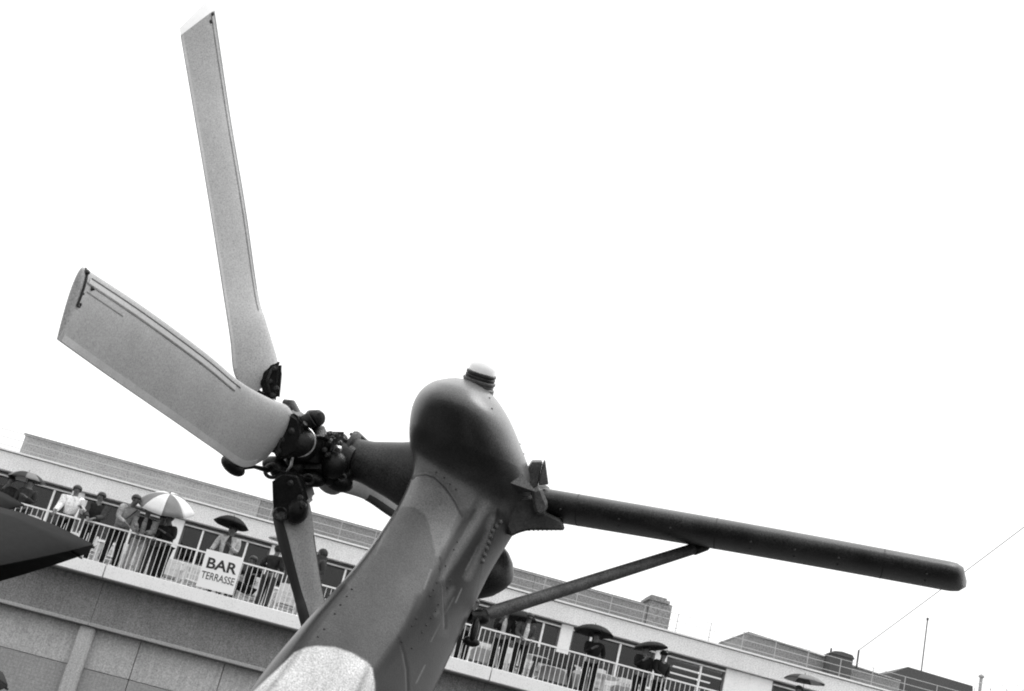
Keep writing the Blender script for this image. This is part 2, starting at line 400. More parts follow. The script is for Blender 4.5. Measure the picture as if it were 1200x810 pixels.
# ---- terrace furniture
def chair_proto():
    r = empty('garden_chair', (0, 0, -50), 0, 'white plastic garden chair with a slotted back, among the rows behind the railing', 'chair', 'white garden chairs on the terrace')
    MB().box((-.24, -.24, .40), (.24, .22, .43)).obj('seat', M_plastic, r, bevel=.01)
    b = MB(); b.box((-.26, .20, .43), (-.19, .25, .86)).box((.19, .20, .43), (.26, .25, .86)).box((-.19, .205, .80), (.19, .245, .88)).box((-.19, .205, .46), (.19, .245, .52)).box((-.19, .205, .62), (.19, .245, .67))
    for x in (-.12, -.04, .04, .12): b.box((x - .022, .21, .52), (x + .022, .24, .62)).box((x - .022, .21, .67), (x + .022, .24, .80))
    b.obj('backrest', M_plastic, r)
    for s in (-1, 1):
        MB().box((s * .27 - .025, -.22, .62), (s * .27 + .025, .21, .65)).obj('armrest', M_plastic, r)
        MB().box((s * .26 - .025, -.24, 0), (s * .26 + .025, -.18, .62)).obj('leg', M_plastic, r)
        MB().box((s * .26 - .025, .16, 0), (s * .26 + .025, .22, .62)).obj('leg', M_plastic, r)
    return r
def shell_proto():
    r = empty('shell_chair', (0, 0, -50), 0, 'low grey chair with a rounded back behind the right-hand railing', 'chair', 'low grey rounded chairs on the terrace')
    prof = [(-.2, .0)] + [(-.2, .32)] + [(.2 * -math.cos(t), .32 + .17 * math.sin(t)) for t in [math.pi * k / 10 for k in range(1, 10)]] + [(.2, .32), (.2, 0)]
    MB().prism([(x, .16, .28 + z * .7) for x, z in prof], (0, .04, 0)).obj('backrest', M_greyp, r)
    MB().box((-.21, -.2, .27), (.21, .158, .30)).obj('seat', M_greyp, r, bevel=.008)
    for sx in (-1, 1):
        for sy in (-.17, .15): MB().tube([(sx * .18, sy, 0), (sx * .16, sy, .27)], .014, 6).obj('leg', M_dark, r)
    return r
def table_proto():
    r = empty('cafe_table', (0, 0, -50), 0, 'round white plastic table between the garden chairs', 'table', 'white round tables on the terrace')
    MB().lathe((0, 0, 0), (0, 0, 1), [(.68, .0), (.68, .40), (.71, .42), (.72, .40), (.72, 0)], 20).obj('tabletop', M_plastic, r)
    MB().tube([(0, 0, .05), (0, 0, .68)], .035).obj('pedestal', M_plastic, r)
    MB().lathe((0, 0, 0), (0, 0, 1), [(0, .24), (.03, .22), (.06, .05)], 16).obj('base', M_plastic, r)
    return r
cp, sp, tp = chair_proto(), shell_proto(), table_proto()
first = {}
def place(proto, u, v, rz, z=0, label=None):
    o = proto if proto.name not in first else copy_tree(proto)
    first[proto.name] = 1
    o.location = FA(u, Z_SLAB + z, v); o.rotation_euler = (0, 0, PSI + rz)
    if label: o['label'] = label
    return o
rc = random.Random(3)
where = [(-14, -9, 'left of the leaning group'), (-9, -6, 'behind the leaning group'), (-6, -3.2, 'around the BAR sign'), (-3.2, 1.2, 'behind the helicopter pylon'), (1.2, 5, 'beyond the people right of pylon'), (5, 20, 'behind the far right railing')]
u = -13.5
while u < 12:
    for v in (2.2, 3.2):
        rz = rc.uniform(-.35, .35) + (math.pi if rc.random() < .45 else 0)
        n = 2 if rc.random() < .45 else 1
        uu = u + rc.uniform(-.08, .08); vv = v + rc.uniform(-.1, .1)
        wh = [w_[2] for w_ in where if w_[0] <= uu < w_[1]][:1] or ['at the far left']
        for k in range(n):
            place(cp, uu, vv + .02 * k, rz, .09 * k, 'white slotted chair ' + ('stacked on another ' if k else '') + ('by windows ' if v > 3 else 'in front row ') + wh[0])
    u += rc.uniform(.66, .85)
for u in (-9.9, -7.4, -5.0, -2.6, 0.6, 2.7, 4.5): place(tp, u, 1.35, 0, 0, 'round white table ' + [w_[2] for w_ in where if w_[0] <= u < w_[1]][0] + (', the one nearer the right' if u in (-7.4+9, 4.5) else ''))
for x in (557, 564, 571, 637, 644, 651, 667, 674, 681, 722, 730):
    place(sp, fac(x, 784 + (x - 571) * .26, 1.6)[0], 1.75 + rc.uniform(-.05, .05), math.pi)

# ---- umbrellas
def umbrella(name, c, axis, r, h, mats, label, cat='umbrella', shaft=.85, group='open umbrellas', rot0=0., n=8, sag=.06, mtl=None):
    """c: centre of the rim circle; axis points to the apex"""
    ax = Vector(axis).normalized(); e = empty(name, c, 0, label, cat, group)
    a = (Vector((1, 0, 0)) - ax * ax.x).normalized(); b = ax.cross(a)
    def pt(rho, w, inner=0):
        k = (w - rot0) / (2 * math.pi / n); fr = abs((k % 1) - .5) * 2    # 1 at a rib, 0 mid-panel
        rr_ = rho * r * (1 - sag * rho * (1 - fr ** 2)); hh = h * (1 - rho ** 2.5) - inner - sag * .25 * h * (1 - fr ** 2) * rho
        return a * (rr_ * math.cos(w)) + b * (rr_ * math.sin(w)) + ax * hh
    for k in range(n):
        mb = MB(); m1, m2 = 8, 6; vs = []
        for i in range(m1 + 1):
            for j in range(m2 + 1): vs.append(pt(i / m1, rot0 + 2 * math.pi / n * (k + j / m2)))
        fs = [(i * (m2 + 1) + j, (i + 1) * (m2 + 1) + j, (i + 1) * (m2 + 1) + j + 1, i * (m2 + 1) + j + 1) for i in range(m1) for j in range(m2)]
        o = mb.add(vs, fs).obj('canopy_panel', mats[k % len(mats)], e, smooth=1.0)
        so = o.modifiers.new('thick', 'SOLIDIFY'); so.thickness = .002
        w = rot0 + 2 * math.pi / n * k
        MB().tube([pt(i / 6, w, .008) for i in range(7)], .003 * max(1, r), 5).obj('rib', M_steel, e)
    MB().tube([ax * (h + .05), -ax * shaft], .007, 8).obj('shaft', M_steel, e)
    q = -ax * shaft
    MB().tube([q, q - ax * .1], .014, 8).obj('handle', M_dark, e, smooth=True)
    return e
def cloth(name, g, tr=0.0):
    m = mat(name, g, .75, .12, 60, .1, 6)
    if tr:
        t = m.node_tree; b = t.nodes['Principled BSDF']; b.inputs['Specular IOR Level'].default_value = .12; tl = t.nodes.new('ShaderNodeBsdfTranslucent'); tl.inputs[0].default_value = (g, g, g, 1)
        mx = t.nodes.new('ShaderNodeMixShader'); mx.inputs[0].default_value = tr; o = t.nodes['Material Output']
        t.links.new(b.outputs[0], mx.inputs[1]); t.links.new(tl.outputs[0], mx.inputs[2]); t.links.new(mx.outputs[0], o.inputs[0])
    return m
C_blk = cloth('black_cloth', .016, .08); C_gry = cloth('grey_cloth', .28, .35); C_wht = cloth('white_cloth', .86, .35); C_pale = cloth('pale_grey_cloth', .5, .3)
C_drk = cloth('dark_grey_cloth', .075, .4)
def fumb(l, r, top, v, mats, label, tilt=0, lean=0, shaft=.8, rot0=.2, sagk=.05):
    """terrace umbrella from the ends of its rim and the top of its dome"""
    ul, zl = fac(*l, v); ur, zr = fac(*r, v); ut, zt = fac(*top, v)
    cx, cz_ = (ul + ur) / 2, (zl + zr) / 2; R_ = math.hypot(ur - ul, zr - zl) / 2
    side = math.atan2(zr - zl, ur - ul)
    axl = Vector((-math.sin(side), -math.sin(rad(tilt)), math.cos(side) * math.cos(rad(tilt))))
    ax = FU * axl.x + FN * axl.y + Vector((0, 0, axl.z))
    h = max(.16, (Vector((ut - cx, 0, zt - cz_)) @ Vector((axl.x, 0, axl.z))) / max(.5, math.cos(rad(tilt))) - R_ * abs(math.sin(rad(tilt))))
    h = min(max(h, R_ * (.5 if tilt > 20 else .3)), R_ * .6)
    return umbrella('umbrella', FA(cx, cz_, v), ax, R_, h, mats, label, shaft=shaft, rot0=rot0, sag=sagk, group='umbrellas on the terrace')
fumb((8, 557), (54, 568), (28, 550.5), .7, [C_gry, C_drk], 'smoky grey umbrella over the two dark-haired men at the far left', 4)
fumb((161, 586), (229, 604), (201, 566), .35, [C_gry, C_wht], 'large umbrella with alternating grey and white panels, tilted towards the crowd', 27, rot0=.1, shaft=1.0)
fumb((250, 609), (291.7, 621.5), (267, 602.5), .35, [C_blk], 'black umbrella held above the BAR TERRASSE board', -3)
fumb((314, 630), (352, 640), (333, 625), .5, [C_pale], 'pale grey umbrella half hidden behind the lowest rotor blade', 4)
fumb((592, 722), (630, 730), (614, 717), .5, [C_blk], 'black umbrella just right of the tail pylon, behind the strut', 0)
fumb((672.7, 737), (719.6, 748), (690, 730), .45, [C_blk], 'black umbrella over the lone dark figure in the gap between two groups', -2)
fumb((742, 759.5), (783, 760), (763.5, 752), .45, [C_blk], 'black umbrella shared by the two dark-coated people', -2)
fumb((919, 793), (966, 804), (936, 788.5), .5, [C_gry, C_drk, C_gry], 'striped grey umbrella by itself at the far right, in front of the pale wall', 2)

# near umbrellas of the bystanders, at the lower left
k_ = 3.3 / FPX
ax_img = RT * math.cos(rad(15.3)) + UP * math.sin(rad(15.3))
up_img = (-RT * math.sin(rad(15.3)) + UP * math.cos(rad(15.3)))
ax1 = (up_img * math.cos(rad(-3)) + FW * math.sin(rad(-3)))
def near_umb(c, r, h, label, e=2.5, rot0=0., ang=15.3, shaft=.85):
    xi = RT * math.cos(rad(ang)) + UP * math.sin(rad(ang)); yi = -RT * math.sin(rad(ang)) + UP * math.cos(rad(ang))
    ax = yi * math.cos(rad(e)) + FW * math.sin(rad(e))
    # rotate the ribs so that one points along xi
    a = (Vector((1, 0, 0)) - ax * ax.x).normalized(); b = ax.cross(a); w0 = math.atan2(xi @ b, xi @ a)
    return umbrella('umbrella', c, ax, r, h, [C_near], label, group='dark umbrellas of bystanders', rot0=w0 + rot0, sag=.07, shaft=shaft)
C_near = cloth('black_nylon', .008, .02)
near_umb(P(-168, 714, 3.3), 288 * k_, 112 * k_, 'near black umbrella whose pointed rim reaches over the railing at lower left', 6)
near_umb(P(-95, 622, 5.2), 127 * 5.2 / FPX, 55 * 5.2 / FPX, 'black umbrella at the left edge, just above the nearest one', 2, ang=14)
near_umb(P(-180, 838, 3.6), 192 * 3.6 / FPX, 80 * 3.6 / FPX, 'black umbrella showing only its tip in the lower left corner', 2, ang=10)

# ---------------------------------------------------------------- people on the terrace
def skin(name, verts, edges, radii, m, parent, sub=1, root=0):
    me = bpy.data.meshes.new(name); me.from_pydata([tuple(v) for v in verts], edges, []); me.materials.append(m)
    o = bpy.data.objects.new(name, me); COL.objects.link(o); o.parent = parent
    md = o.modifiers.new('skin', 'SKIN'); md.use_smooth_shade = True; md.branch_smoothing = .3
    lay = me.skin_vertices[0].data
    for i, r in enumerate(radii):
        lay[i].radius = r if isinstance(r, tuple) else (r, r)
        lay[i].use_root = i == root
    s = o.modifiers.new('sub', 'SUBSURF'); s.levels = sub; s.render_levels = sub
    return o
M_skin = mat('skin', .105, .55, .1, 60, .1, 12); M_hair = mat('dark_hair', .015, .6, .2, 80, .2, 20)
M_shoe = mat('dark_shoes', .02, .5, .1, 60)
def gmat(g):
    if g < .15: g *= .5
    return mat('cloth_%03d' % round(g * 1000), g, .85, .22, 34, .22, 9, spec=.15)
def V(*a): return Vector(a)
def person(u, v, h, face, label, top=.05, legs=.03, hair=True, lean=0., lh=None, rh=None, stance=.1, side=0., shirt=None, hood=False, cap=False, sit=False, sleeve=None, bag=None, z=None, turn=0., vest=False, skirt=0):
    """u, v on the terrace; face: degrees about z, 0 = towards the camera; lh/rh: hand targets (x, y, z) in the body frame of a 1.75 m figure"""
    k = h / 1.75
    e = empty('person', FA(u, Z_SLAB - .03 if z is None else z, v), PSI + math.pi + rad(face), label, 'person')
    e.scale = (k * 1.14, k * 1.1, k)
    hip = V(side * .3, 0, .93); ch = V(side * .8, lean * .55, 1.30); nk = V(side, lean * .9, 1.475); hd = nk + V(0, lean * .25 + .015, .125)
    if sit: hip = V(0, 0, .48); ch = V(0, .05 + lean * .5, .85); nk = V(0, .08 + lean * .8, 1.02); hd = nk + V(0, .03 + lean * .2, .125)
    sh = {s: ch + (nk - ch) * .62 + V(s * .19, 0, 0) for s in (-1, 1)}
    feet = {s: V(s * stance, -.02 if s > 0 else .03, .07) for s in (-1, 1)}
    knee = {s: (hip + V(s * .09, 0, 0)).lerp(feet[s], .5) + V(0, .03, 0) for s in (-1, 1)}
    if sit: knee = {s: V(s * .12, .42, .50) for s in (-1, 1)}; feet = {s: V(s * .13, .42, .08) for s in (-1, 1)}
    tg = {-1: lh or (-.26, .06, .80), 1: rh or (.26, .04, .80)}
    ct, cr = math.cos(rad(turn)), math.sin(rad(turn))
    vs = []; es = []; rs = []
    def ad_(p, r, j=None):
        vs.append(Vector(p)); rs.append(r)
        if j is not None: es.append((j, len(vs) - 1))
        return len(vs) - 1
    i0 = ad_(hip, (.13, .10)); i1 = ad_(ch, (.15, .105), i0); i2 = ad_(nk, .055, i1)
    i3 = ad_(hd + V(0, 0, -.045), (.062, .07), i2); i4 = ad_(hd + V(0, -.005, .03), (.075, .088), i3); i5 = ad_(hd + V(0, -.01, .085), (.05, .06), i4)
    arms = {}
    for s in (-1, 1):
        H_ = Vector(tg[s]); S_ = sh[s]; d = H_ - S_; L = d.length; a1, a2 = .29, .27
        if L > .55: H_ = S_ + d * (.55 / L); d = H_ - S_; L = .55
        mid = S_ + d * (a1 / (a1 + a2)); off = math.sqrt(max(0, a1 * a1 - (L * a1 / (a1 + a2)) ** 2))
        pole = V(s * .3, -.4, -1); pole = (pole - d * (pole @ d) / max(d.length_squared, 1e-6)).normalized()
        E_ = mid + pole * off; arms[s] = (S_, E_, H_)
        a = ad_(S_, .05, i1); b = ad_(E_, .038, a); c = ad_(H_, .026, b)
        fd = (H_ - E_).normalized(); sd_ = fd.cross(V(0, 0, 1))
        sd_ = sd_.normalized() if sd_.length > .1 else V(1, 0, 0); dn = fd.cross(sd_)
        pm_ = ad_(H_ + fd * .06, (.032, .02), c)
        for q, (w, l) in enumerate(((-.027, .060), (-.009, .072), (.009, .068), (.027, .052))):
            f1 = ad_(H_ + fd * .10 + sd_ * w, .0085, pm_); ad_(H_ + fd * (.10 + l) + sd_ * w * 1.15 + dn * .02, .0075, f1)
        f1 = ad_(H_ + fd * .055 + sd_ * s * -.045, .0095, c); ad_(H_ + fd * .09 + sd_ * s * -.055 + dn * .015, .0085, f1)
        th = ad_(hip + V(s * .09, 0, -.06), .075, i0); kn = ad_(knee[s], .05, th); ft = ad_(feet[s], .032, kn); ad_(feet[s] + V(s * .01, .12, -.04), .03, ft)
    skin('body', vs, es, rs, M_skin, e)
    # face: nose, ears, eyes and mouth
    fm = MB(); R3 = Matrix.Rotation(rad(turn), 3, 'Z')
    def hp_(x, y, z_): return hd + R3 @ V(x, y, z_)
    fm.ball(hp_(0, .095, -.01), .016, (.8, 1.1, 1.6), 8, 6)
    for s in (-1, 1): fm.ball(hp_(s * .078, 0, -.0), .02, (.5, .9, 1.4), 8, 6)
    fo = fm.obj('face_features', M_skin, e, smooth=True); fo['kind'] = 'stuff'
    em = MB()
    for s in (-1, 1): em.ball(hp_(s * .03, .083, .018), .0095, (1.3, .7, .7), 8, 5)
    em.ball(hp_(0, .088, -.05), .018, (1.2, .35, .3), 8, 5)
    em.obj('eyes_and_mouth', M_hair, e, smooth=True)
    if hair:
        hm = MB(); vs_ = []; n, m_ = 16, 8
        hm.ball(hd + R3 @ V(0, -.012, .05), .102, (.95, 1.06, .95), 16, 12)
        hm.v = [q if not (R3.inverted() @ (q - hd)).y > .04 or (q - hd).z > .035 else q + R3 @ V(0, -.06, .0) for q in hm.v]
        hm.obj('hair', M_hair, e, smooth=True)
    if hood: MB().ball(hd + V(0, -.045, .02), .108, (.98, 1, 1.12), 16, 10).tube([nk + V(0, -.02, -.06), nk + V(0, -.03, .08)], [.14, .12], 12).obj('hood', gmat(top), e, smooth=True)
    if cap:
        MB().ball(hd + V(0, -.01, .05), .1, (1, 1.05, .75), 16, 10).box((hd.x - .07, hd.y + .05, hd.z + .045), (hd.x + .07, hd.y + .17, hd.z + .06)).obj('cap', gmat(.03), e, smooth=True)
    # jacket / shirt with sleeves
    vs, es, rs = [], [], []
    a0 = ad_(hip + V(0, 0, -.02), (.165, .13)); a1_ = ad_(hip.lerp(ch, .5), (.165, .13), a0); a2_ = ad_(ch, (.185, .135), a1_); a3 = ad_(ch.lerp(nk, .72), (.13, .09), a2_); ad_(nk + V(0, 0, -.015), (.07, .07), a3)
    for s in (-1, 1):
        S_, E_, H_ = arms[s]; b = ad_(S_, .078, a2_); c = ad_(E_, .06, b); ad_(H_.lerp(E_, .12), .045, c)
    skin('jacket', vs, es, rs, gmat(top), e)
    if sleeve is not None:
        for s in (-1, 1):
            S_, E_, H_ = arms[s]; MB().tube([S_ + V(s * .02, 0, .0), S_.lerp(E_, .5), E_, E_.lerp(H_, .5), H_.lerp(E_, .1)], [.088, .084, .072, .064, .054], 12).obj('sleeve', gmat(sleeve), e, smooth=True)
    if shirt is not None:                                   # what shows between the open jacket fronts
        a = hip.lerp(ch, .15) + V(0, .025, 0); b = ch.lerp(nk, .8)
        MB().tube([a + V(0, .055, 0), hip.lerp(ch, .6) + V(0, .088, 0), ch + V(0, .09, 0), b + V(0, .05, 0)], [.062, .06, .058, .035], 12).obj('shirt_front', gmat(shirt), e, smooth=True)
    if vest: MB().tube([ch + V(-.13, .10, .12), ch + V(0, .15, -.05), ch + V(.13, .12, -.25)], .014, 6).obj('strap', M_dark, e, smooth=True)
    # trousers
    vs, es, rs = [], [], []
    b0 = ad_(hip + V(0, 0, .03), (.14, .115))
    for s in (-1, 1):
        b = ad_(hip + V(s * .10, .0, -.09), .108, b0); c = ad_(knee[s], .085, b); ad_(feet[s] + V(0, 0, .0), .07, c)
    skin('trousers', vs, es, rs, gmat(legs), e)
    for s in (-1, 1):
        f = feet[s]; MB().ball(f + V(0, .07, -.02), .055, (.85, 2.3, .85), 12, 8).obj('shoe', M_shoe, e, smooth=True)
    if bag is not None: MB().prism([(.2, -.08, .72), (.46, -.08, .70), (.48, -.08, .36), (.19, -.08, .38)], (0, .12, 0)).obj('bag', gmat(bag), e, smooth=True, bevel=.015)
    return e
def pat(x, y, v):
    """terrace place whose head top shows at pixel x, y; returns (u, standing height)"""
    u, zt = fac(x, y, v); return u, zt - Z_SLAB + .03
def stand(x, y, v, face, label, **kw):
    u, h = pat(x, y, v); 
    if not kw.get('sit'): h = min(max(h, 1.62), 1.9)
    else: h = 1.7
    return person(u, v, h, face, label, **kw)
RAILH = (-.2, .33, .93), (.2, .33, .93)
stand(14, 560, .8, 20, 'dark-haired person at the far left edge, shoulders hidden behind the black umbrella', top=.06, legs=.04, rh=(.12, .28, 1.35))
stand(36, 568, .45, -15, 'dark-haired person in a dark jacket just above the black umbrella', top=.06, legs=.04, lh=(-.1, .25, 1.2))
stand(93, 568.5, .35, -12, 'person in a white T-shirt with dark trousers', top=.75, sleeve=.7, legs=.02, lh=(-.30, .25, 1.18), rh=(.2, .3, .95), turn=20)
stand(121, 576.5, .35, 0, 'person in a dark V-neck jacket with pale shoulders, arms folded on the rail', top=.03, sleeve=.10, legs=.018, lh=(-.06, .3, 1.02), rh=(.1, .28, 1.0), turn=-20, vest=False)
stand(153, 579, .35, 42, 'person in a pale grey jacket with shoulder strap, leaning on the rail, looking left', top=.30, legs=.02, lean=.22, lh=(-.1, .45, 1.02), rh=(.15, .42, 1.0), stance=.16, vest=True, turn=10)
stand(177, 594.5, .4, 0, 'person in a dark vest over pale sleeves with light trousers', top=.025, sleeve=.32, shirt=.25, legs=.34, lean=.1, lh=(-.12, .32, 1.05), rh=(.1, .3, 1.02), stance=.13)
stand(192.5, 604, .5, 10, 'person half hidden mid-group, with grey sleeves and dark trousers', top=.07, sleeve=.18, legs=.09, lean=.12, lh=(-.15, .3, 1.0), rh=(.05, .32, 1.0))
stand(207, 605, .3, -35, 'person in a dark jacket and black trousers holding the grey and white umbrella', top=.035, legs=.016, lean=.14, lh=(-.02, .28, 1.22), rh=(.12, .35, 1.0), stance=.11, side=.03)
stand(275, 615, .4, 0, 'person under the black umbrella in a pale open jacket, behind the BAR board', top=.42, shirt=.08, legs=.03, lh=(-.05, .25, 1.2), rh=(.3, .2, 1.0))
stand(326, 640, .45, 150, 'person in a dark jacket and grey trousers, back turned, left of the lowest blade', top=.04, legs=.085, stance=.12, lh=(-.2, .2, 1.2), rh=(.2, .2, 1.15), side=.03)
stand(298, 668, .9, -60, 'seated person in dark clothes with a white bag, right of the BAR board', top=.02, legs=.02, sit=True, bag=.8, z=Z_SLAB)
stand(381, 635, .7, -60, 'person in a hooded grey raincoat right of the lowest blade', top=.07, legs=.06, lh=(-.12, .25, 1.15), hood=True, hair=False)
stand(545, 742, .5, 30, 'dark figure at the edge of the tail pylon, half hidden by it', top=.02, legs=.02, lean=.1, z=None)
stand(594, 722, .4, -8, 'person in black jacket over a pale shirt, holding a black umbrella by the pylon', top=.022, shirt=.33, legs=.02, rh=(.1, .25, 1.3), stance=.12)
stand(617, 730, .35, 15, 'person in a mid grey jacket with a white collar beside the black-jacketed one', top=.10, shirt=.5, legs=.022, lean=.1, lh=(-.1, .3, 1.0), rh=(.15, .32, 1.0), stance=.1)
stand(699, 747, .35, -5, 'lone person all in black under an umbrella at the railing', top=.016, legs=.013, rh=(.05, .26, 1.25), lh=(-.28, .12, .95), stance=.1)
stand(757, 762, .35, 10, 'dark-coated person on the left of the pair under one umbrella', top=.016, legs=.015, lh=(-.1, .28, 1.0), rh=(.1, .26, 1.3))
stand(778, 765.5, .4, 25, 'dark-coated person with a cap on the right of the pair', top=.016, legs=.015, hair=False, cap=True, lh=(-.1, .28, 1.0), rh=(.16, .3, 1.0))
stand(937, 803, .5, 0, 'person mostly below the frame under the striped grey umbrella', top=.05, legs=.03, rh=(.08, .25, 1.3))
def dark_chairs():
    u, z = fac(655, 762, 1.1)
    r = empty('bench', FA(u, Z_SLAB, 1.1), PSI, 'black folding bench with splayed legs between the low grey chairs', 'bench')
    MB().box((-.62, -.16, .60), (.5, .16, .70)).obj('seat', M_dark, r, bevel=.02)
    MB().box((-.62, .12, .72), (.5, .17, .98)).obj('backrest', M_dark, r, bevel=.02)
    for a, b in ((-.5, -.62), (.38, .52)):
        for y in (-.13, .13): MB().tube([(a, y, .6), (b, y, 0)], .04, 8).obj('leg', M_dark, r)
dark_chairs()

# ================================================================ HELICOPTER TAIL
heli = empty('helicopter', P(550, 520, 5.9), 0, 'grey camouflaged helicopter tail with four pale rotor blades and a braced stabiliser', 'helicopter')
HO = heli.location.copy()
bpy.context.view_layer.update()
def put(mb, name, m, smooth=True, parent=None, bevel=0):
    """geometry given in world coordinates, stored relative to the helicopter's origin"""
    mb.v = [Vector(v) - HO for v in mb.v]
    return mb.obj(name, m, parent if parent is not None else heli, smooth=smooth, bevel=bevel)
def topix(A):
    A = np.asarray(A) - np.array(CAM); d = A @ np.array(FW)
    return np.stack([600 + FPX * (A @ np.array(RT)) / d, 405 - FPX * (A @ np.array(UP)) / d], 1)

# ---- skin of pylon and gearbox bulb: stations (L px, R px, depth, bulb blend, forward swell)
ST = [((60, 1150), (380, 1330), 3.6, 0, .2), ((170, 985), (430, 1120), 4.15, 0, .2),
      ((290, 812), (464, 921), 4.75, 0, .2), ((352, 735), (505, 830), 5.0, 0, .2), ((411, 670), (540, 753), 5.25, 0, .2),
      ((455, 611), (572, 684), 5.5, 0, .205), ((478, 568), (596, 641), 5.68, .15, .20), ((484, 543), (612, 612), 5.78, .45, .25),
      ((480, 518), (622, 580), 5.85, .85, .36), ((480, 496), (620, 552), 5.88, 1, .50), ((484, 474), (611, 525), 5.9, 1, .66),
      ((493, 458), (597, 492), 5.9, 1, .86), ((506, 448), (580, 466), 5.9, 1, 1.0), ((520, 444), (563, 452), 5.9, 1, 1.15), ((534, 442.6), (549, 445), 5.9, 1, 1.3)]
def crom(vals, t):
    n = len(vals); i = min(int(t), n - 2); f = t - i
    p0, p1, p2, p3 = (np.asarray(vals[max(0, min(n - 1, j))], float) for j in (i - 1, i, i + 1, i + 2))
    return .5 * (2 * p1 + (p2 - p0) * f + (2 * p0 - 5 * p1 + 4 * p2 - p3) * f * f + (3 * p1 - p0 - 3 * p2 + p3) * f ** 3)
pyl = [(0, 0), (.025, .12), (.10, .19), (.3, .215), (.5, .20), (.575, .165), (.8, -.06), (.95, -.25), (1, -.36), (.96, -.5), (.8, -.72), (.5, -.86), (.2, -.76), (.03, -.4), (0, -.2)]
def chaikin(p, k):
    p = np.array(p, float)
    for _ in range(k):
        q = np.roll(p, -1, 0); p = np.stack([p * .75 + q * .25, p * .25 + q * .75], 1).reshape(-1, 2)
    return p
NP_ = 300
def resamp(p, n, front=.68):
    p = np.vstack([p, p[:1]]); L = np.r_[0, np.cumsum(np.hypot(*np.diff(p, axis=0).T))]; L /= L[-1]
    # denser on the side that is seen
    m = int(n * front); xm = L[np.argmax(p[:, 0])]
    t = np.r_[np.linspace(0, xm, m, endpoint=False), np.linspace(xm, 1, n - m, endpoint=False)]
    return np.stack([np.interp(t, L, p[:, i]) for i in (0, 1)], 1)
pp = chaikin(pyl, 3); i0 = np.argmin(pp[:, 0] + np.abs(pp[:, 1])); pp = np.roll(pp, -i0, 0)
pp[:, 0] = (pp[:, 0] - pp[:, 0].min()) / (pp[:, 0].max() - pp[:, 0].min())
PYL = resamp(pp, NP_)
th = np.linspace(math.pi, -math.pi, 1201)[:-1]
ell = np.stack([.5 + .5 * np.cos(th), np.sin(th)], 1)
ELL = resamp(ell, NP_)
NS = 640
fw = np.array(FW); rows = []
for k in range(NS):
    t = (len(ST) - 1) * k / (NS - 1) if False else (1.7 * k / 40 if k < 40 else 1.7 + (len(ST) - 2.7) * (k - 40) / (NS - 41))
    L = crom([s[0] for s in ST], t); R_ = crom([s[1] for s in ST], t); d, bl, sw_ = (float(crom([[s[j]] for s in ST], t)[0]) for j in (2, 3, 4))
    bl = min(1, max(0, bl)); d0 = d
    A = np.array(P(*L, d0)); B = np.array(P(*R_, d0)); w = np.linalg.norm(B - A)
    mid = (A + B) / 2 - np.array(CAM); to = -mid / np.linalg.norm(mid); x = (B - A) / w
    to = to - x * (to @ x); to /= np.linalg.norm(to)
    E2 = ELL.copy(); E2[:, 1] = np.where(E2[:, 1] > 0, E2[:, 1] * sw_, E2[:, 1] * .6)
    pr = PYL * (1 - bl) + E2 * bl
    rows.append(A + np.outer(pr[:, 0], x) * w + np.outer(pr[:, 1], to) * w)
G = np.array(rows)
px = topix(G.reshape(-1, 3))
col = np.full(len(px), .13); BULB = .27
def inside(poly, q):
    poly = np.array(poly, float); x, y = q[:, 0], q[:, 1]; c = np.zeros(len(q), bool); j = len(poly) - 1
    for i in range(len(poly)):
        xi, yi = poly[i]; xj, yj = poly[j]
        c ^= ((yi > y) != (yj > y)) & (x < (xj - xi) * (y - yi) / ((yj - yi) or 1e-9) + xi); j = i
    return c
def pdist(line, q):
    D_ = np.full(len(q), 1e9)
    for (a, b) in zip(line[:-1], line[1:]):
        a = np.array(a, float); b = np.array(b, float); ab = b - a; t = np.clip(((q - a) @ ab) / (ab @ ab), 0, 1)
        D_ = np.minimum(D_, np.hypot(*(q - a - t[:, None] * ab).T))
    return D_
def poly_soft(poly, q, w=2.2):
    d = pdist(list(poly) + [poly[0]], q); s_ = np.where(inside(poly, q), d, -d); return np.clip(.5 + s_ / w, 0, 1)
fr_ = np.tile(np.arange(NP_) < int(NP_ * .68) + 6, NS)
def soft(dist, w): return np.clip(1 - dist / w, 0, 1)
# worn light camouflage patch above, darker patch on the panel
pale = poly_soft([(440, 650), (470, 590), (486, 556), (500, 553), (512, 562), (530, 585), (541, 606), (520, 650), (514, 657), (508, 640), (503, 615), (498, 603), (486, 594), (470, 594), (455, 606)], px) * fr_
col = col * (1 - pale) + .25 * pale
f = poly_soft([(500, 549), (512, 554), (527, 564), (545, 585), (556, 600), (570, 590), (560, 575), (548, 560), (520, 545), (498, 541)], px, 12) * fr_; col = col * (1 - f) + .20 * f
f = poly_soft([(470, 536), (497, 541), (520, 547), (548, 562), (572, 584), (585, 596), (640, 600), (700, 500), (560, 400), (440, 420)], px, 14); col = col * (1 - f) + BULB * f  # light on the bulb's upper side put into its pale colour
f = poly_soft([(478, 478), (492, 463), (515, 458), (545, 472), (572, 498), (594, 540), (606, 580), (600, 606), (572, 592), (545, 574), (512, 556), (488, 545), (470, 530)], px, 30) * fr_; col = col * (1 - f) + .07 * f  # shade of the bulb's front and underside painted in, soft-edged
f = poly_soft([(548, 606), (610, 596), (640, 640), (560, 760), (520, 900), (430, 900), (442, 792), (499, 706), (522, 662)], px, 5) * fr_; col = col * (1 - f) + .034 * f
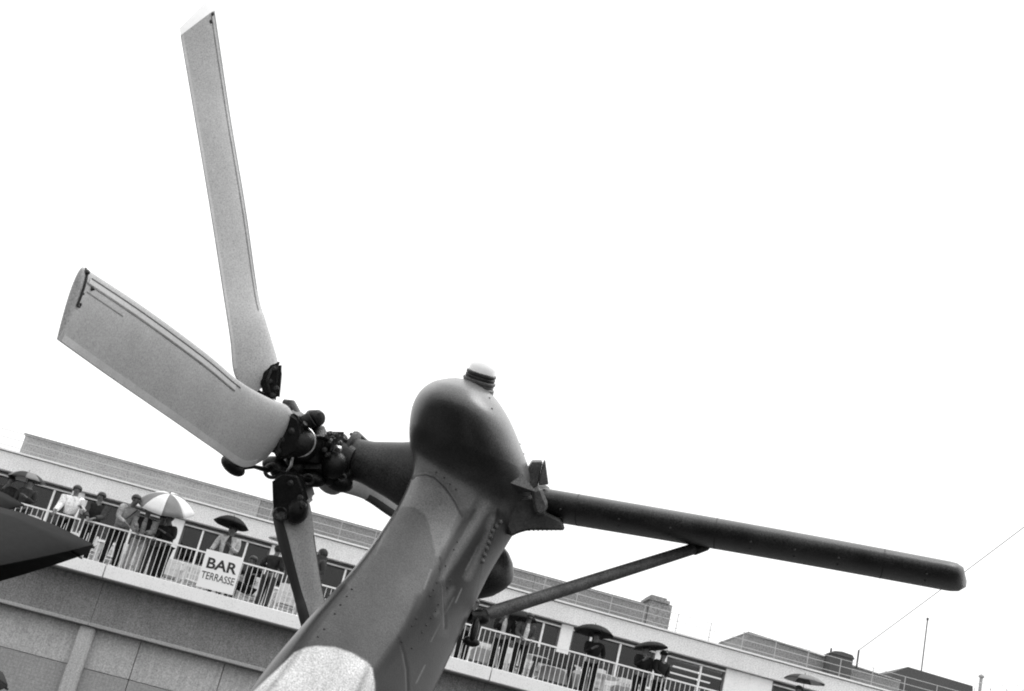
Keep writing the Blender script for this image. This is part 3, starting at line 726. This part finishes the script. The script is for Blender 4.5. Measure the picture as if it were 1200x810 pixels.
for line, w_, g_ in (([(545, 604), (520, 662), (497, 706), (470, 752), (440, 792), (400, 850)], 9, .02), ([(402, 690), (380, 716), (356, 750), (330, 790), (250, 900)], 7, .02)):
    f = soft(pdist(line, px), w_) ** .5 * fr_; col = col * (1 - f) + g_ * f
for line, w_, g_, a_ in (([(569, 592), (556, 614), (535, 648), (519, 678)], 8, .30, .85), ([(578, 608), (566, 640), (548, 676)], 7, .26, .8), ([(525, 625), (512, 650)], 4, .3, .7),
                         ([(505, 668), (497, 690)], 1.6, .4, .6), ([(560, 640), (546, 668)], 1.5, .3, .6), ([(532, 700), (505, 752)], 1.4, .2, .7), ([(541, 690), (534, 706)], 1.2, .35, .8), ([(498, 780), (488, 800)], 1.2, .3, .8), ([(551, 612), (522, 668)], 1.5, .3, .5), ([(530, 690), (512, 720)], 5, .2, .7), ([(592, 590), (600, 612)], 7, .2, .6), ([(560, 700), (540, 740)], 6, .19, .6)):
    f = soft(pdist(line, px), w_) ** .8 * fr_ * a_; col = col * (1 - f) + g_ * f
for line, w_, g_ in (([(548, 606), (565, 575), (590, 556)], 5, .08), ([(556, 598), (540, 626), (521, 650), (508, 680)], 3.5, .03), ([(566, 622), (550, 650), (530, 672), (512, 700)], 6, .03), ([(490, 700), (478, 735), (455, 775)], 6, .02), ([(585, 612), (578, 640), (566, 668), (556, 700)], 5, .07), ([(515, 690), (520, 740)], 10, .09), ([(520, 645), (505, 690)], 5, .07)):
    f = soft(pdist(line, px), w_) * fr_; col = col * (1 - f) + g_ * f
white = poly_soft([(335, 775), (345, 765), (358, 759), (372, 757), (392, 758.5), (412, 765), (430, 776), (436, 783), (439, 800), (440, 860), (420, 1400), (-300, 1400), (200, 900)], px) * fr_
col = col * (1 - white) + 1.3 * white
col = col
f = soft(pdist([(352, 762), (322, 800), (240, 905)], px), 5) * white * .65; col = col * (1 - f) + .35 * f
f = soft(pdist([(432, 782), (420, 810), (380, 900)], px), 6) * white * .6; col = col * (1 - f) + .35 * f
seams_px = [[(483, 562), (487, 558), (498, 556), (508, 559), (522, 572), (533, 588), (541, 605)], [(584, 598), (582, 612), (576, 628)], [(467, 748), (473, 765), (477, 785), (478, 810)], [(515, 655), (520, 690), (522, 735)],
            [(576, 628), (566, 655), (560, 690), (556, 712)]]
for ln in seams_px[:3] + seams_px[4:]:
    D_ = pdist(ln, px); f = soft(D_, 1.5) * fr_; col = col * (1 - f) + .015 * f
col = col * .42
Gf = G.reshape(-1, 3)
# riveted seam steps: recessed by a few millimetres
cen = G.mean(1)
dirs = Gf - np.repeat(cen, NP_, 0); dirs /= np.linalg.norm(dirs, axis=1)[:, None]
for ln in seams_px[:4]: Gf = Gf - dirs * (soft(pdist(ln, px), 2.2) * fr_)[:, None] * .004
me = bpy.data.meshes.new('tail_pylon')
fs = [(i * NP_ + k, i * NP_ + (k + 1) % NP_, (i + 1) * NP_ + (k + 1) % NP_, (i + 1) * NP_ + k) for i in range(NS - 1) for k in range(NP_)]
fs += [tuple(range(NP_ - 1, -1, -1)), tuple((NS - 1) * NP_ + k for k in range(NP_))]
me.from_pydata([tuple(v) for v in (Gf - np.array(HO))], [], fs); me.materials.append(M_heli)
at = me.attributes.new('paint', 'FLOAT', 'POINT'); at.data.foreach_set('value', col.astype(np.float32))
for p in me.polygons: p.use_smooth = True
bm = bmesh.new(); bm.from_mesh(me); bmesh.ops.recalc_face_normals(bm, faces=bm.faces); bm.to_mesh(me); bm.free()
pylon = bpy.data.objects.new('tail_pylon', me); COL.objects.link(pylon); pylon.parent = heli
# find the surface point of the pylon seen at a pixel
GF3 = Gf.reshape(NS, NP_, 3); FRM = np.where(fr_)[0]; PXF = px[FRM]
def on_skin(x, y, lift=0.):
    i = FRM[np.argmin(np.hypot(PXF[:, 0] - x, PXF[:, 1] - y))]
    return Vector(Gf[i] + dirs[i] * lift), Vector(dirs[i])
def along(line, step):
    out = []
    for a, b in zip(line[:-1], line[1:]):
        n = max(1, int(math.hypot(b[0] - a[0], b[1] - a[1]) / step)); out += [(a[0] + (b[0] - a[0]) * k / n, a[1] + (b[1] - a[1]) * k / n) for k in range(n)]
    return out
for line, st, off in (([(472, 752), (499, 708), (522, 664), (540, 626)], 9, .0), ([(484, 760), (510, 716), (533, 672)], 9, .0), ([(412, 690), (366, 756)], 11, .0), ([(478, 570), (487, 562)], 6, .0), ([(488, 549), (500, 549), (512, 554), (527, 567), (540, 582)], 9, .001), ([(574, 466), (577, 480), (577, 497)], 9, .001), ([(612, 520), (617, 532), (619, 545)], 8, .001),
                      ):
    for q in along(line, st):
        if random.random() < .22: continue
        q = (q[0] + random.uniform(-1, 1), q[1] + random.uniform(-1, 1)); p, n = on_skin(*q)
        put(MB().lathe(p - n * .004, n, [(0, .0042), (.0055, .0038), (.007, .002)], 8), 'rivet', M_steel)
for q in along([(586, 612), (577, 622), (572, 636), (567, 650), (563, 665)], 6):      # row of small scoops on the starboard face
    p, n = on_skin(*q)
    put(MB().ball(p, .011, (1, 1, 1), 10, 6), 'fastener_blister', M_fit)

# ---- beacon on top of the bulb
bx_ = (UP * math.cos(rad(17)) + RT * math.sin(rad(17)) - FW * .10).normalized(); b0 = P(556, 465, 5.9)
put(MB().lathe(b0, bx_, [(-.03, .078), (.045, .072), (.05, .066), (.062, .066), (.066, .070), (.074, .070), (.077, .064)], 28), 'beacon_base', M_fit)
put(MB().lathe(b0 + bx_ * .078, bx_, [(0, .062), (.010, .065), (.014, .060), (.018, .064), (.026, .064), (.030, .058)], 28), 'beacon_ring', M_steel)
put(MB().lathe(b0 + bx_ * .108, bx_, [(0, .058), (.02, .057), (.04, .046), (.052, .028), (.056, .008)], 28), 'beacon_lens', M_lens)

# ---- stabiliser
def loft(rows_, name, m, closed=True, caps=True, parent=None, smooth=.9):
    n = len(rows_[0]); mb = MB(); vs = [q for r in rows_ for q in r]
    fs = [(i * n + k, i * n + (k + 1) % n, (i + 1) * n + (k + 1) % n, (i + 1) * n + k) for i in range(len(rows_) - 1) for k in range(n if closed else n - 1)]
    if caps: fs += [tuple(range(n - 1, -1, -1)), tuple((len(rows_) - 1) * n + k for k in range(n))]
    return put(mb.add(vs, fs), name, m, smooth=smooth, parent=parent)
def foil(le, te, thick, nrm, n=22, te_t=.02):
    """closed section: le -> over the top -> te -> back underneath"""
    out = []
    c = te - le
    cs_ = [(1 - math.cos(math.pi * k / n)) / 2 for k in range(n + 1)]
    def y(s): return 5 * thick * (.2969 * math.sqrt(s) - .126 * s - .3516 * s * s + .2843 * s ** 3 - .1015 * s ** 4) + te_t * thick * s
    up_ = [le + c * s + nrm * y(s) for s in cs_]; dn = [le + c * s - nrm * y(s) for s in cs_[1:-1]]
    return up_ + dn[::-1]
rows_ = []
for i in range(60):
    t = i / 59; e_ = max(0, (t - .955) / .045); kk = math.sqrt(max(0, 1 - e_ ** 2.2)) if e_ > 0 else 1
    le = P(632 + 507 * t, 582 + 90.5 * t, 5.78); te = P(640 + 488 * t, 607 + 86 * t, 6.34)
    sag_ = UP * (.006 * math.sin(math.pi * t))
    nrm = (te - le).cross(P(1112, 672, 5.75) - P(636, 582, 5.75)).normalized()
    if nrm @ UP < 0: nrm = -nrm
    le2 = le.lerp(te, (1 - kk) * .55) + sag_; te = te.lerp(le, (1 - kk) * .42)
    rows_.append(foil(le2, te + sag_, (.115 - .010 * t) * (.25 + .75 * kk), nrm))
stab = loft(rows_, 'stabiliser', M_stab)
for t_ in (.10, .42, .80):
    i_ = int(59 * t_); a_, b_ = [[Vector(q_) for q_ in rows_[k_]] for k_ in (i_, i_ + 1)]
    d_ = (b_[0] - a_[0]).normalized() * .004; c_ = sum(a_, Vector()) / len(a_)
    ra = [q_ + (q_ - c_).normalized() * .0012 for q_ in a_]
    loft([ra, [q_ + d_ for q_ in ra]], 'seam_strip', M_seam)
for t_ in (.06, .2, .32, .5, .6, .7, .9):
    i_ = int(59 * t_)
    for j_ in (38, 41): put(MB().ball(rows_[i_][j_], .005, n=8, m=5), 'rivet', M_fit)
put(MB().lathe(P(630, 588, 5.98), RT, [(-.03, .075), (.03, .073), (.05, .06)], 20), 'stabiliser_root', M_stab)
# ---- strut with end fittings
s0, s1 = P(570, 720, 5.62), P(826, 639, 6.06)
put(MB().tube([s0, s0.lerp(s1, .04), s0.lerp(s1, .5), s0.lerp(s1, .955), s1], [.022, .028, .0265, .024, .02], 18), 'strut', M_fit)
put(MB().tube([s0.lerp(s1, .945), s0.lerp(s1, 1.0), s1 + UP * .03 + RT * .03], [.029, .026, .02], 12), 'strut_end', M_black)
put(MB().ball(P(563, 723, 5.6), .03, (1.3, 1, 1), 12, 8).tube([P(550, 722, 5.55), P(566, 723, 5.6)], .02, 8), 'strut_bracket', M_black)
put(MB().ball(P(556, 738, 5.5), .02, (.8, 1, 2.4), 10, 8).ball(P(552, 752, 5.5), .022, (1.6, 1, .9), 10, 8), 'tie_down_ring', M_black)

# ---- fittings where the stabiliser meets the bulb
def wedge(pts_near, d0, d1, name, m, parent=None, bevel=.004):
    a = [P(x, y, d0) for x, y in pts_near]; b = [P(600 + (x - 600) * d0 / d1 * 1.0, 405 + (y - 405) * d0 / d1, d1) for x, y in pts_near]
    n = len(a); mb = MB().add(a + b, [tuple(range(n)), tuple(range(2 * n - 1, n - 1, -1))] + [(i, n + i, n + (i + 1) % n, (i + 1) % n) for i in range(n)])
    return put(mb, name, m, smooth=False, bevel=bevel)
# pointed bracket
ap = P(629, 577, 5.62)
q = [P(612, 556, 5.68), P(598, 566, 5.66), P(606, 577, 5.74), P(618, 574, 5.8)]
put(MB().add(q + [ap], [(0, 1, 4), (1, 2, 4), (2, 3, 4), (3, 0, 4), (3, 2, 1, 0)]), 'pointed_bracket', M_fit, smooth=False)
wedge([(624, 541), (636, 541), (630, 571), (618, 575), (612, 560)], 5.86, 5.96, 'root_fin', M_fit)
wedge([(639, 539), (643, 568), (631, 569), (636, 545)], 5.83, 5.90, 'root_fin_tip', M_fit)
wedge([(623, 574), (634, 571), (643, 592), (640, 600), (634, 606), (627, 602), (624, 590)], 5.74, 5.80, 'root_cover_plate', M_fit, bevel=.012)
low = [(594, 588), (622, 582), (640, 601), (658, 610), (663, 622), (640, 622), (620, 622), (608, 625), (598, 630), (590, 610)]
wedge(low, 5.79, 6.05, 'lower_fairing', mat('fairing_paint', .05, .45, .2, 110, .5, 12, .1, 150, spec=.3), bevel=.01)
for k in range(9): put(MB().ball(P(615 + k * 5.2, 621.6 - .1 * k, 5.785), .004, n=8, m=5), 'rivet', M_steel)
# rounded fairing behind the pylon
c0 = P(566, 672, 5.95)
rows_ = []
for i in range(30):
    t = i / 29; y = 636 + 66 * t; xr = float(np.interp(y, [636, 648, 660, 672, 682, 690, 698, 702], [586, 596, 601, 602.5, 600, 592, 578, 560])); xl = 540
    a = P(xl, y, 5.95); b = P(xr, y, 5.95); mid = (a + b) / 2; r1 = (b - a).length / 2; w_ = .13 * math.sin(math.pi * min(1, max(.02, t))) ** .5 + .005
    rows_.append([mid + (b - a).normalized() * r1 * math.cos(2 * math.pi * j / 24) + FW * w_ * math.sin(2 * math.pi * j / 24) for j in range(24)])
loft(rows_, 'tail_skid_fairing', M_stab)

# ---- rotor shaft housing
h0, h1 = P(411, 536.5, 6.02), P(545, 574, 5.93); ax = (h1 - h0).normalized(); LH = (h1 - h0).length
put(MB().lathe(h0, ax, [(0, .088), (.02, .086), (.08, .092), (.2, .122), (.34, .168), (LH, .19)], 48), 'shaft_housing', M_stab)
put(MB().lathe(h0 - ax * .012, ax, [(0, .088), (.002, .108), (.018, .109), (.022, .09)], 36), 'housing_flange', M_black)
for k in range(10):
    a = ax.orthogonal().normalized(); b = ax.cross(a); w = 2 * math.pi * k / 10
    put(MB().lathe(h0 - ax * .026 + (a * math.cos(w) + b * math.sin(w)) * .098, ax, [(0, .006), (.012, .008), (.02, .008)], 6), 'flange_bolt', M_steel)
wedge([(413, 506), (419, 506), (433, 519), (420, 519)], 6.1, 6.14, 'housing_lug', M_stab)

# ---- hub
hub = P(347, 520, 6.0)
hb = empty_h = None
put(MB().lathe(P(352, 524, 6.0), ax, [(-.08, .05), (-.05, .078), (.0, .085), (.05, .085), (.09, .07), (.14, .062), (.2, .075), (.24, .06)], 32), 'rotor_hub', M_black)
put(MB().lathe(P(394, 533, 6.0), ax, [(-.05, .05), (-.045, .078), (-.03, .08), (-.025, .062), (-.005, .06), (.0, .075), (.014, .077), (.018, .055), (.06, .052)], 32), 'pitch_change_bearing', M_steel)
put(MB().lathe(P(350, 520, 5.84), (-FW + UP * .2), [(-.12, .072), (-.02, .078), (.02, .07), (.05, .045), (.06, .01)], 32), 'hub_cap', M_black)
put(MB().tube([P(350 + 19.5 * math.cos(w), 517 + 20.5 * math.sin(w) * .9, 5.80) for w in [math.pi * (-.30 + .85 * i / 24) for i in range(25)]], .0035, 6), 'cap_rim', M_bright)
# upper crank arm with rounded eye
put(MB().tube([P(345, 507, 5.86), P(356, 497, 5.84), P(366, 491, 5.84)], [.036, .036, .033], 16).lathe(P(361.5, 490, 5.9), (RT * .8 - FW * .6), [(0, .02), (.01, .034), (.055, .036), (.07, .028), (.074, .01)], 20), 'crank_arm', M_black)
put(MB().tube([P(350, 503, 5.81), P(358, 496, 5.795)], [.006, .012], 8).lathe(P(344, 505, 5.82), (-FW), [(0, .03), (.012, .03)], 16), 'arm_web', M_steel)
put(MB().lathe(P(369, 512, 5.92), (UP + RT * .2), [(-.10, .055), (0, .056), (.004, .063), (.012, .063), (.02, .05), (.05, .03)], 28), 'damper_body', M_black)
put(MB().tube([P(369 + 12.5 * math.cos(w), 507.5 + 3.2 * math.sin(w), 5.86) for w in [math.pi * i / 14 for i in range(15)]], .003, 6), 'damper_rim', M_bright)
put(MB().tube([P(333, 471, 6.12), P(341, 474, 6.1), P(345, 484, 6.06), P(349, 500, 6.0)], [.012, .022, .026, .03], 12), 'blade_lug', M_black)
# cluster below: swashplate spider, boots, links
put(MB().box((-.13, -.09, -.10), (.15, .09, .10), Matrix.Translation(P(369, 537, 6.0)) @ Matrix.Rotation(rad(-14), 4, 'Y')), 'hub_yoke', M_black, bevel=.03)
for (x, y, d, r, sc) in ((398, 566, 5.95, .046, (1.3, 1, .85)), (387, 560, 5.93, .035, (1, 1, 1)), (404, 556, 5.96, .045, (1, 1, 1)), (366, 562, 5.9, .038, (1.5, 1, .8)), (376, 548, 5.95, .05, (1, 1, 1)), (392, 545, 5.9, .055, (1, 1, 1.1)),
                         (322, 545, 5.9, .045, (1.2, 1, .8)), (400, 517, 6.02, .028, (1, 1, 1.2)), (384, 520, 5.92, .025, (1, 1, 1.2)), (338, 500, 5.88, .03, (1, 1, 1.4)), (330, 552, 5.9, .05, (1, 1, .8)), (345, 548, 5.92, .055, (1, 1, 1))):
    put(MB().ball(P(x, y, d), r, sc, 14, 10), 'rubber_boot', M_black)
for (x, y, d, r) in ((319, 552, 5.85, .030), (361, 562, 5.86, .022), (389, 516, 5.9, .016), (401, 560, 5.88, .016)):
    c = P(x, y, d); a = RT; b = UP
    put(MB().tube([c + a * r * math.cos(w) + b * r * math.sin(w) * .9 for w in [2 * math.pi * i / 18 for i in range(19)]], r * .28, 8, cap=False), 'rod_eye', M_steel)
put(MB().ball(P(273, 546, 5.6), .042, (1.35, 1, .75), 14, 10, Matrix.Rotation(rad(25), 3, 'Y')), 'balance_weight', M_black)
put(MB().tube([P(280, 548, 5.6), P(298, 547, 5.7), P(314, 551, 5.82)], [.012, .008, .012], 10), 'pitch_link', M_black)
put(MB().tube([P(320, 550, 5.85), P(340, 556, 5.86), P(366, 562, 5.88)], [.016, .013, .013], 10), 'pitch_link', M_black)
put(MB().tube([P(336, 553, 5.82), P(341, 546, 5.8), P(343, 536, 5.8)], [.005, .006, .005], 8), 'hydraulic_pipe', M_bright)
put(MB().tube([P(388, 528, 5.88), P(392, 515, 5.88), P(399, 511, 5.9)], [.006, .007, .006], 8), 'hydraulic_pipe', M_steel)
for i, (x, y) in enumerate(((383, 512), (388, 508), (394, 510), (399, 519), (395, 527), (386, 533), (380, 527))):
    put(MB().lathe(P(x, y, 5.87), -FW + RT * .3 * (-1) ** i, [(0, .011), (.014, .011), (.015, .007), (.03, .007)], 8), 'hub_bolt', M_steel)
put(MB().lathe(P(396, 527, 5.9), -FW * .8 - RT * .4, [(0, .02), (.02, .02), (.022, .012)], 14), 'grease_cap', M_bright)

# ---- blades
def blade(st, thick, flip=1, label=None, strip=True):
    """st: stations (t, le px, le depth, te px, te depth)"""
    ts = [s[0] for s in st]; rows_ = []; n = 90
    fine = []
    for i in range(n):
        t = ts[0] + (ts[-1] - ts[0]) * i / (n - 1)
        k = max(j for j, q in enumerate(ts) if q <= t + 1e-9); k = min(k, len(ts) - 2); f = k + (t - ts[k]) / (ts[k + 1] - ts[k])
        le = crom([s[1] for s in st], f); te = crom([s[3] for s in st], f); ld = float(crom([[s[2]] for s in st], f)[0]); td = float(crom([[s[4]] for s in st], f)[0])
        fine.append((P(*le, ld), P(*te, td)))
    for i, (le, te) in enumerate(fine):
        a = fine[min(i + 1, n - 1)][0] - fine[max(i - 1, 0)][0]
        nrm = (te - le).cross(a).normalized()
        if nrm @ FW > 0: nrm = -nrm
        q = i / (n - 1)
        fine[i] = (le, te, nrm, thick * (1.0 + 1.6 * max(0, 1 - q * 3.2) ** 1.5))
        rows_.append(foil(*fine[i][:2], fine[i][3], nrm, 26, .10))
    b = loft(rows_, 'blade', M_blade, smooth=.9)
    if label: b['label'] = label
    def surf(i, c, off):
        le, te, nrm, th_ = fine[i]; y = 5 * th_ * (.2969 * math.sqrt(c) - .126 * c - .3516 * c * c + .2843 * c ** 3 - .1015 * c ** 4) + .1 * th_ * c
        return le + (te - le) * c + nrm * (y + off)
    def ribbon(i0, i1, c0, c1, off, name, m):
        r = []
        for i in range(i0, i1 + 1):
            cs2 = [c0 + (c1 - c0) * k / 3 for k in range(4)]
            r.append([surf(i, c, off) for c in cs2] + [surf(i, c, -.002) for c in cs2[::-1]])
        return loft(r, name, m, parent=b, smooth=.5)
    def boot(i0, i1, c1, name, m):
        r = []; cs2 = [c1 * (1 - k / 8) ** 2 for k in range(9)]
        for i in range(i0, i1 + 1):
            le, te, nrm, th_ = fine[i]; up_ = [surf(i, c, .0015) for c in cs2]
            lo = [p_ - nrm * 2 * ((p_ - (le + (te - le) * c)) @ nrm) for p_, c in zip(up_, cs2)]
            up_[-1] = up_[-1] - (te - le).normalized() * .002
            r.append(up_ + lo[:-1][::-1])
        return loft(r, name, m, parent=b, smooth=.9)
    ribbon.boot = boot
    return b, fine, surf, ribbon
def tipcap(fine, m, b, name='tip_cap', ext=.02):
    le, te, nrm, th_ = fine[-1]; d = (fine[-1][0] - fine[-4][0]).normalized()
    r = [foil(le, te, th_ * 1.04, nrm, 22, .1), foil(le + d * ext, te + d * ext * .6, th_ * .8, nrm, 22, .1), foil(le.lerp(te, .04) + d * ext * 1.6, te + d * ext * .8, th_ * .3, nrm, 22, .1)]
    loft(r, name, m, parent=b)
# upper blade: leading edge on the right
b, fi, su, rb = blade([(0, (327, 436), 6.12, (299, 461), 6.02), (.1, (323, 415), 6.14, (276, 441), 6.0), (.25, (311, 375), 6.18, (270, 398), 6.02), (.38, (302, 342), 6.22, (263, 352), 6.06), (.6, (287.5, 240), 6.32, (247, 250), 6.18), (.85, (270, 135), 6.46, (228.5, 140), 6.32), (1.15, (252, 12), 6.60, (211.5, 42), 6.46)],
                      .024, label='upper rotor blade pointing up, its pale tip cap cut at a slant')
rb(24, 88, .13, .16, .0012, 'edge_strip', M_strip); rb(30, 88, .045, .055, .0012, 'edge_strip', M_strip)
rb(10, 88, .93, .995, .001, 'trim_tab', M_blade2); tipcap(fi, M_lens, b, ext=.05)
for q_ in (su(88, .1, .0), su(86, .18, .0)): put(MB().ball(q_, .008, (1, 1, 1.4), 8, 6), 'tip_weight_screw', M_steel, parent=b)
# left blade, towards the camera: leading edge on top
b, fi, su, rb = blade([(0, (338, 481), 5.84, (316, 528), 5.80), (.05, (334, 474), 5.78, (308, 538), 5.74), (.13, (314, 466), 5.62, (283, 547), 5.58), (.27, (281, 447), 5.38, (250, 526), 5.32), (.45, (238, 411), 5.05, (204, 494), 4.98), (.72, (166, 358), 4.55, (130, 443), 4.48), (1.0, (99, 314), 4.08, (68.5, 399), 4.02)],
                      .030, label='left rotor blade swung towards the camera, seen broad from below')
rb(26, 87, .16, .185, .0013, 'edge_strip', M_strip); rb(24, 85, .075, .095, .0013, 'edge_strip', M_boot); rb(26, 86, .095, .16, .0009, 'edge_strip', M_blade2)
rb(8, 88, .90, .995, .001, 'trim_tab', M_blade2); rb(70, 86, .27, .285, .0008, 'edge_strip', M_strip)
tipcap(fi, M_blade, b, ext=.012)
put(MB().tube([su(89, c / 12, .003) for c in range(0, 7)] + [su(87, .5, .002), su(87, .45, .002)], .004, 6), 'tip_seam', M_seam, parent=b)
for q_, r_ in ((su(89, .05, 0), .010), (su(84, .2, .001), .008), (su(88, .33, .001), .005)): put(MB().ball(q_, r_, (1.2, 1, .9), 8, 6), 'tip_weight_screw', M_steel, parent=b)
# lowest blade: leading edge (black boot) on the left
b, fi, su, rb = blade([(0, (322, 584), 5.92, (352, 580), 5.92), (.08, (319.5, 603), 5.88, (363, 592), 5.92), (.25, (328, 640), 5.82, (369, 640), 5.88), (.5, (345, 698), 5.76, (379, 700), 5.82), (.7, (358, 745), 5.70, (389, 748), 5.78), (1.6, (420, 965), 5.5, (452, 970), 5.58)],
                      .065, label='lowest rotor blade with a black leading edge, running behind the tail pylon')
rb.boot(6, 80, .17, 'black_boot', M_boot); rb(12, 70, .965, .995, .001, 'trim_tab', M_steel)
# far blade behind the shaft housing
b, fi, su, rb = blade([(0, (386, 572), 6.25, (392, 556), 6.2), (.15, (402, 577), 6.35, (410, 548), 6.3), (.35, (428, 586), 6.5, (440, 548), 6.44), (.6, (455, 604), 6.75, (467, 564), 6.7), (1.1, (505, 636), 7.3, (515, 596), 7.25)],
                      .034, label='far rotor blade pointing away behind the shaft housing')
rb.boot(28, 85, .22, 'black_boot', M_boot)
put(MB().ball(P(386, 566, 6.22), .06, (1.1, 1, .75), 14, 10, Matrix.Rotation(rad(20), 3, 'Y')), 'blade_root_end', M_blade)

# ---- root cuffs (dark fittings bolted to the blade ends)
def cuff(pl, d0, d1, name='root_cuff'):
    return wedge(pl, d0, d1, name, M_black, bevel=.016)
cuff([(322, 425), (328, 423.5), (329.5, 434), (328, 452), (326, 470), (318, 468), (308, 463), (304, 456), (305, 442), (312, 431)], 6.0, 6.05)
cuff([(276, 441), (305, 458), (318, 468), (322, 470), (300, 464), (285, 455)], 6.02, 6.06)
for x, y in ((322, 432), (317, 447), (324, 455), (320, 463)): put(MB().lathe(P(x, y, 6.01), -FW, [(0, .012), (.014, .012), (.016, .007), (.026, .007)], 8), 'cuff_bolt', M_steel)
put(MB().tube([P(319, 432, 6.0), P(313, 445, 5.99), P(316, 460, 6.0)], .006, 6), 'cuff_edge', M_steel)
cuff([(331, 484), (340, 482), (352, 490), (356, 510), (350, 530), (334, 540), (318, 535), (316, 524), (320, 504)], 5.78, 5.98)
for x, y in ((334, 495), (330, 515), (342, 505), (326, 528)): put(MB().lathe(P(x, y, 5.79), -FW, [(0, .014), (.014, .014), (.016, .008), (.028, .008)], 8), 'cuff_bolt', M_steel)
put(MB().tube([P(337, 486, 5.77), P(330, 500, 5.77), P(327, 518, 5.77), P(324, 534, 5.77)], .007, 6), 'cuff_edge', M_steel)
cuff([(318, 560), (330, 552), (350, 556), (357, 572), (362, 590), (352, 598), (340, 606), (330, 604), (322, 610), (319, 592)], 5.78, 6.0)
put(MB().ball(P(349, 598, 5.8), .05, (.95, 1, 1.15), 14, 10), 'root_boot', M_black)
put(MB().lathe(P(329, 603, 5.79), -FW + UP * .3, [(0, .032), (.016, .032), (.02, .026), (.012, .02), (.01, .004)], 20), 'root_pin', M_steel)
for x, y in ((352, 583), (356, 592), (341, 566)): put(MB().lathe(P(x, y, 5.76), -FW, [(0, .012), (.02, .012), (.022, .007), (.03, .007)], 8), 'cuff_bolt', M_steel)
